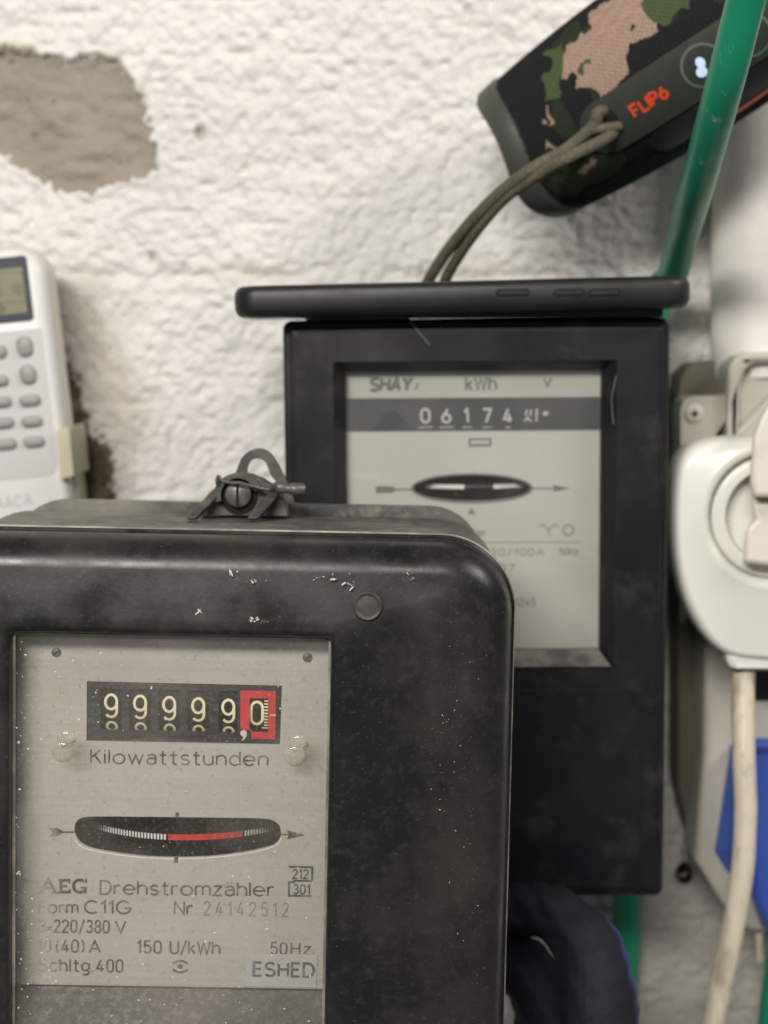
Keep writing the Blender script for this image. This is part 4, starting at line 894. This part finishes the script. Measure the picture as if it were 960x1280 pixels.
# blue socket lid
o = bmtr2 = empty('blue_socket', fe.M, 'blue plastic socket with closed lid on the enclosure, partly behind the cream cable', 'socket')
lf_ = ep([(926, 928), (936, 924), (1060, 924), (1060, 1160), (958, 1158), (946, 1130), (938, 1080), (926, 1060)], -.022)
bk_ = ep([(914, 926), (934, 922), (1066, 922), (1066, 1166), (952, 1162), (938, 1118), (906, 1086), (893, 1064)], -.008)
v, f = loft([[(a, -.0082, b) for a, b in bk_], [(a, -.022, b) for a, b in lf_]], False, True)
o = bevel(mk('lid', v, f, M['blue'], bmtr2), .0028, 4)
o = mk('lid_band', *slab(ep([(940, 934), (1055, 934), (1055, 940), (940, 940)], -.023), -.0232, -.021), M['glove_blue'], bmtr2)
# white adapter
fw = Frame(967, 690, .602)
wa = empty('socket_adapter', fw.M, 'glossy white shield-shaped socket adapter with round recess at the right edge', 'socket adapter')
half = [(967, 544), (935, 546), (905, 549), (880, 554), (862, 563), (850, 578), (844, 600), (841, 640), (842, 680), (846, 710), (855, 745), (868, 775), (884, 800), (903, 818), (925, 826), (967, 830)]
hs = [p[:2] for p in spline(half, 4)]
full = hs+[(2*967-a, b) for a, b in reversed(hs[1:-1])]
cen = (967, 690)
def wring(sc, y, dy=0): return [(fw(cen[0]+(a-cen[0])*sc, cen[1]+(b-cen[1])*sc+dy, 0)[0], y, fw(cen[0]+(a-cen[0])*sc, cen[1]+(b-cen[1])*sc+dy, 0)[1]) for a, b in full]
NW = len(full)
def cring(r, y, cx=967, cy=646):
    out_ = []
    for a, b in full:
        t = math.atan2(b-cy, a-cx); X_, Z_ = fw(cx+r*math.cos(t), cy+r*math.sin(t), 0); out_.append((X_, y, Z_))
    return out_
v, f = loft([wring(.93, .030), wring(.985, .024), wring(1.0, .014), wring(.997, .008), wring(.985, .0035), wring(.955, .0008), wring(.92, 0), cring(97, -.0002), cring(92, -.0012), cring(86, -.0014), cring(81, -.0004), cring(79, .002), cring(78.5, .0055)], True)
mk('shell', v, f, M['white_plastic'], wa, smooth=50)
v, f = loft([cring(78.3, .0052), cring(76.5, .0030), cring(75, .0018), cring(72, .0012), cring(60, .0012), cring(57, .003), cring(56, .009)], False, True)
mk('socket_insert', v, f, M['white_plastic'], wa, smooth=50)
o = mk('neck', *slab([fw(a, b, .004) for a, b in ((906, 812), (1030, 812), (1028, 836), (911, 836))], .003, .020), M['white_plastic'], wa); bevel(o, .0025, 4)
pg = empty('plug', fw.M, 'ivory plug pushed into the round recess of the white adapter', 'plug')
def wq(P, y): return [(fw(a, b, y)[0], y, fw(a, b, y)[1]) for a, b in P]
P1 = [(962, 500), (1000, 496), (1010, 508), (1010, 622), (941, 622), (937, 604), (941, 545), (950, 522)]
o = bevel(mk('plug_body', *loft([wq(P1, .004), wq(P1, -.012), wq([(a*.985+15*.97, b) for a, b in P1], -.0165)], True, True), M['plug'], pg), .0020)
P2 = [(937, 622), (1005, 622), (1005, 712), (928, 704), (932, 660), (945, 650)]
o = bevel(mk('plug_foot', *loft([wq(P2, .006), wq(P2, -.007), wq([(a*.99+9.6, b) for a, b in P2], -.009)], True, True), M['plug'], pg), .0020)
# cream cable
cb = [W(930, 832, .615), W(929, 870, .612), W(930, 950, .606), W(932, 1010, .604), W(929, 1080, .602), W(920, 1140, .602), W(908, 1200, .602), W(895, 1260, .602), W(884, 1310, .604), W(865, 1400, .61), W(855, 1460, .62)]
o = mk('cream_cable', *tube(spline([tuple(p) for p in cb], 8), .0046, 20), M['cable'], None, smooth=60)
o['label'] = 'dirty cream round cable hanging down from the white adapter in a curve'; o['category'] = 'cable'
cb = [W(968, 1150, .66), W(964, 1210, .66), W(958, 1260, .66), W(952, 1330, .66), W(950, 1400, .66)]
o = mk('dark_cable', *tube(spline([tuple(p) for p in cb], 8), .0030, 14), M['green'], None, smooth=60)
o['label'] = 'thin dark green cable at the lower right corner below the enclosure'; o['category'] = 'cable'
o = bevel(mk('mounting_tab', *slab([fe(a, b, 0) for a, b in ((944, 1160), (952, 1160), (951, 1202), (945, 1202))], -.002, .004), M['cable'], en), .0008)

# ================================================================== GLOVED HAND
HB = W(650, 1500, .52)
def hand():
    P = {}
    verts = []; rad = []; edges = []
    def v_(p, r): verts.append(tuple(p)); rad.append(r); return len(verts)-1
    fore = v_(W(960, 2250, .50), .040); wrist = v_(W(905, 1950, .505), .030); edges.append((fore, wrist))
    palm = v_(W(850, 1700, .515), .034); edges.append((wrist, palm))
    def chain(start, pts):
        prev = start
        for (px, py, Y, r) in pts:
            k = v_(W(px, py, Y), r); edges.append((prev, k)); prev = k
        return prev
    chain(palm, [(800, 1490, .525, .022), (754, 1330, .522, .0150), (751, 1245, .526, .0140), (738, 1182, .537, .0140), (704, 1142, .547, .0112), (655, 1134, .556, .0106), (590, 1150, .560, .0092), (545, 1160, .560, .0078)])      # index
    chain(palm, [(770, 1560, .534, .017), (706, 1410, .548, .0165), (694, 1276, .552, .0158), (655, 1198, .558, .0140), (580, 1220, .562, .0098), (530, 1230, .562, .008)])
    chain(palm, [(790, 1640, .540, .016), (700, 1520, .556, .0130), (655, 1420, .562, .0110), (590, 1370, .562, .0094), (540, 1372, .562, .0078)])
    chain(palm, [(810, 1740, .540, .015), (720, 1640, .558, .0110), (665, 1540, .562, .0100), (610, 1490, .562, .0088), (565, 1490, .562, .0072)])
    chain(palm, [(810, 1790, .480, .019), (740, 1720, .455, .0135), (660, 1640, .443, .0125), (600, 1560, .440, .0110), (565, 1505, .442, .0090)])      # thumb in front, below the picture
    me = bpy.data.meshes.new('hand_base'); me.from_pydata(verts, edges, []); me.update()
    o = bpy.data.objects.new('gloved_hand', me); COL.objects.link(o)
    m = o.modifiers.new('skin', 'SKIN'); m.use_smooth_shade = True
    for i, r in enumerate(rad): me.skin_vertices[0].data[i].radius = (r, r)
    me.skin_vertices[0].data[palm].use_root = True
    s = o.modifiers.new('sub', 'SUBSURF'); s.levels = 3; s.render_levels = 3
    dg = bpy.context.evaluated_depsgraph_get(); dg.update()
    m2 = bpy.data.meshes.new_from_object(o.evaluated_get(dg)); bpy.data.objects.remove(o)
    return m2
hm = hand(); hm.name = 'gloved_hand'
hm.materials.clear(); hm.materials.append(M['glove']); hm.materials.append(M['glove_blue'])
nv = np.empty(len(hm.vertices)*3); hm.vertices.foreach_get('co', nv); nv = nv.reshape(-1, 3)
nn = np.empty(len(hm.vertices)*3); hm.vertices.foreach_get('normal', nn); nn = nn.reshape(-1, 3)
# light creases of the glove
cr = np.sin(nv[:, 2]*620+nv[:, 0]*240)*np.sin(nv[:, 0]*430-nv[:, 2]*150+1.3)
nv += nn*(cr*.0008)[:, None]; hm.vertices.foreach_set('co', nv.ravel())
hm.polygons.foreach_set('use_smooth', [True]*len(hm.polygons))
fb_ = np.clip((nn[:, 0]*.85+nn[:, 1]*.30+nn[:, 2]*.12-.60)/.24, 0, 1)*np.clip((nv[:, 0]-W(722, 0, .53).x)/.004, 0, 1)
gc = np.array([.009, .009, .015])*(1-fb_[:, None])+np.array([.06, .085, .27])*fb_[:, None]
ca = hm.color_attributes.new('col', 'FLOAT_COLOR', 'POINT'); ca.data.foreach_set('color', np.concatenate([gc, np.ones((len(gc), 1))], 1).ravel())
hm.materials.clear(); hm.materials.append(attr_mat('coated_knit_glove', 'col', .62, bump=[((900, 900, 2600), .5, .0006), (90, .35, .002)], spec=.25))
ho = bpy.data.objects.new('person', hm); COL.objects.link(ho)
ho['label'] = 'hand in a black coated glove with blue back, fingers hooked behind the front meter'; ho['category'] = 'person'
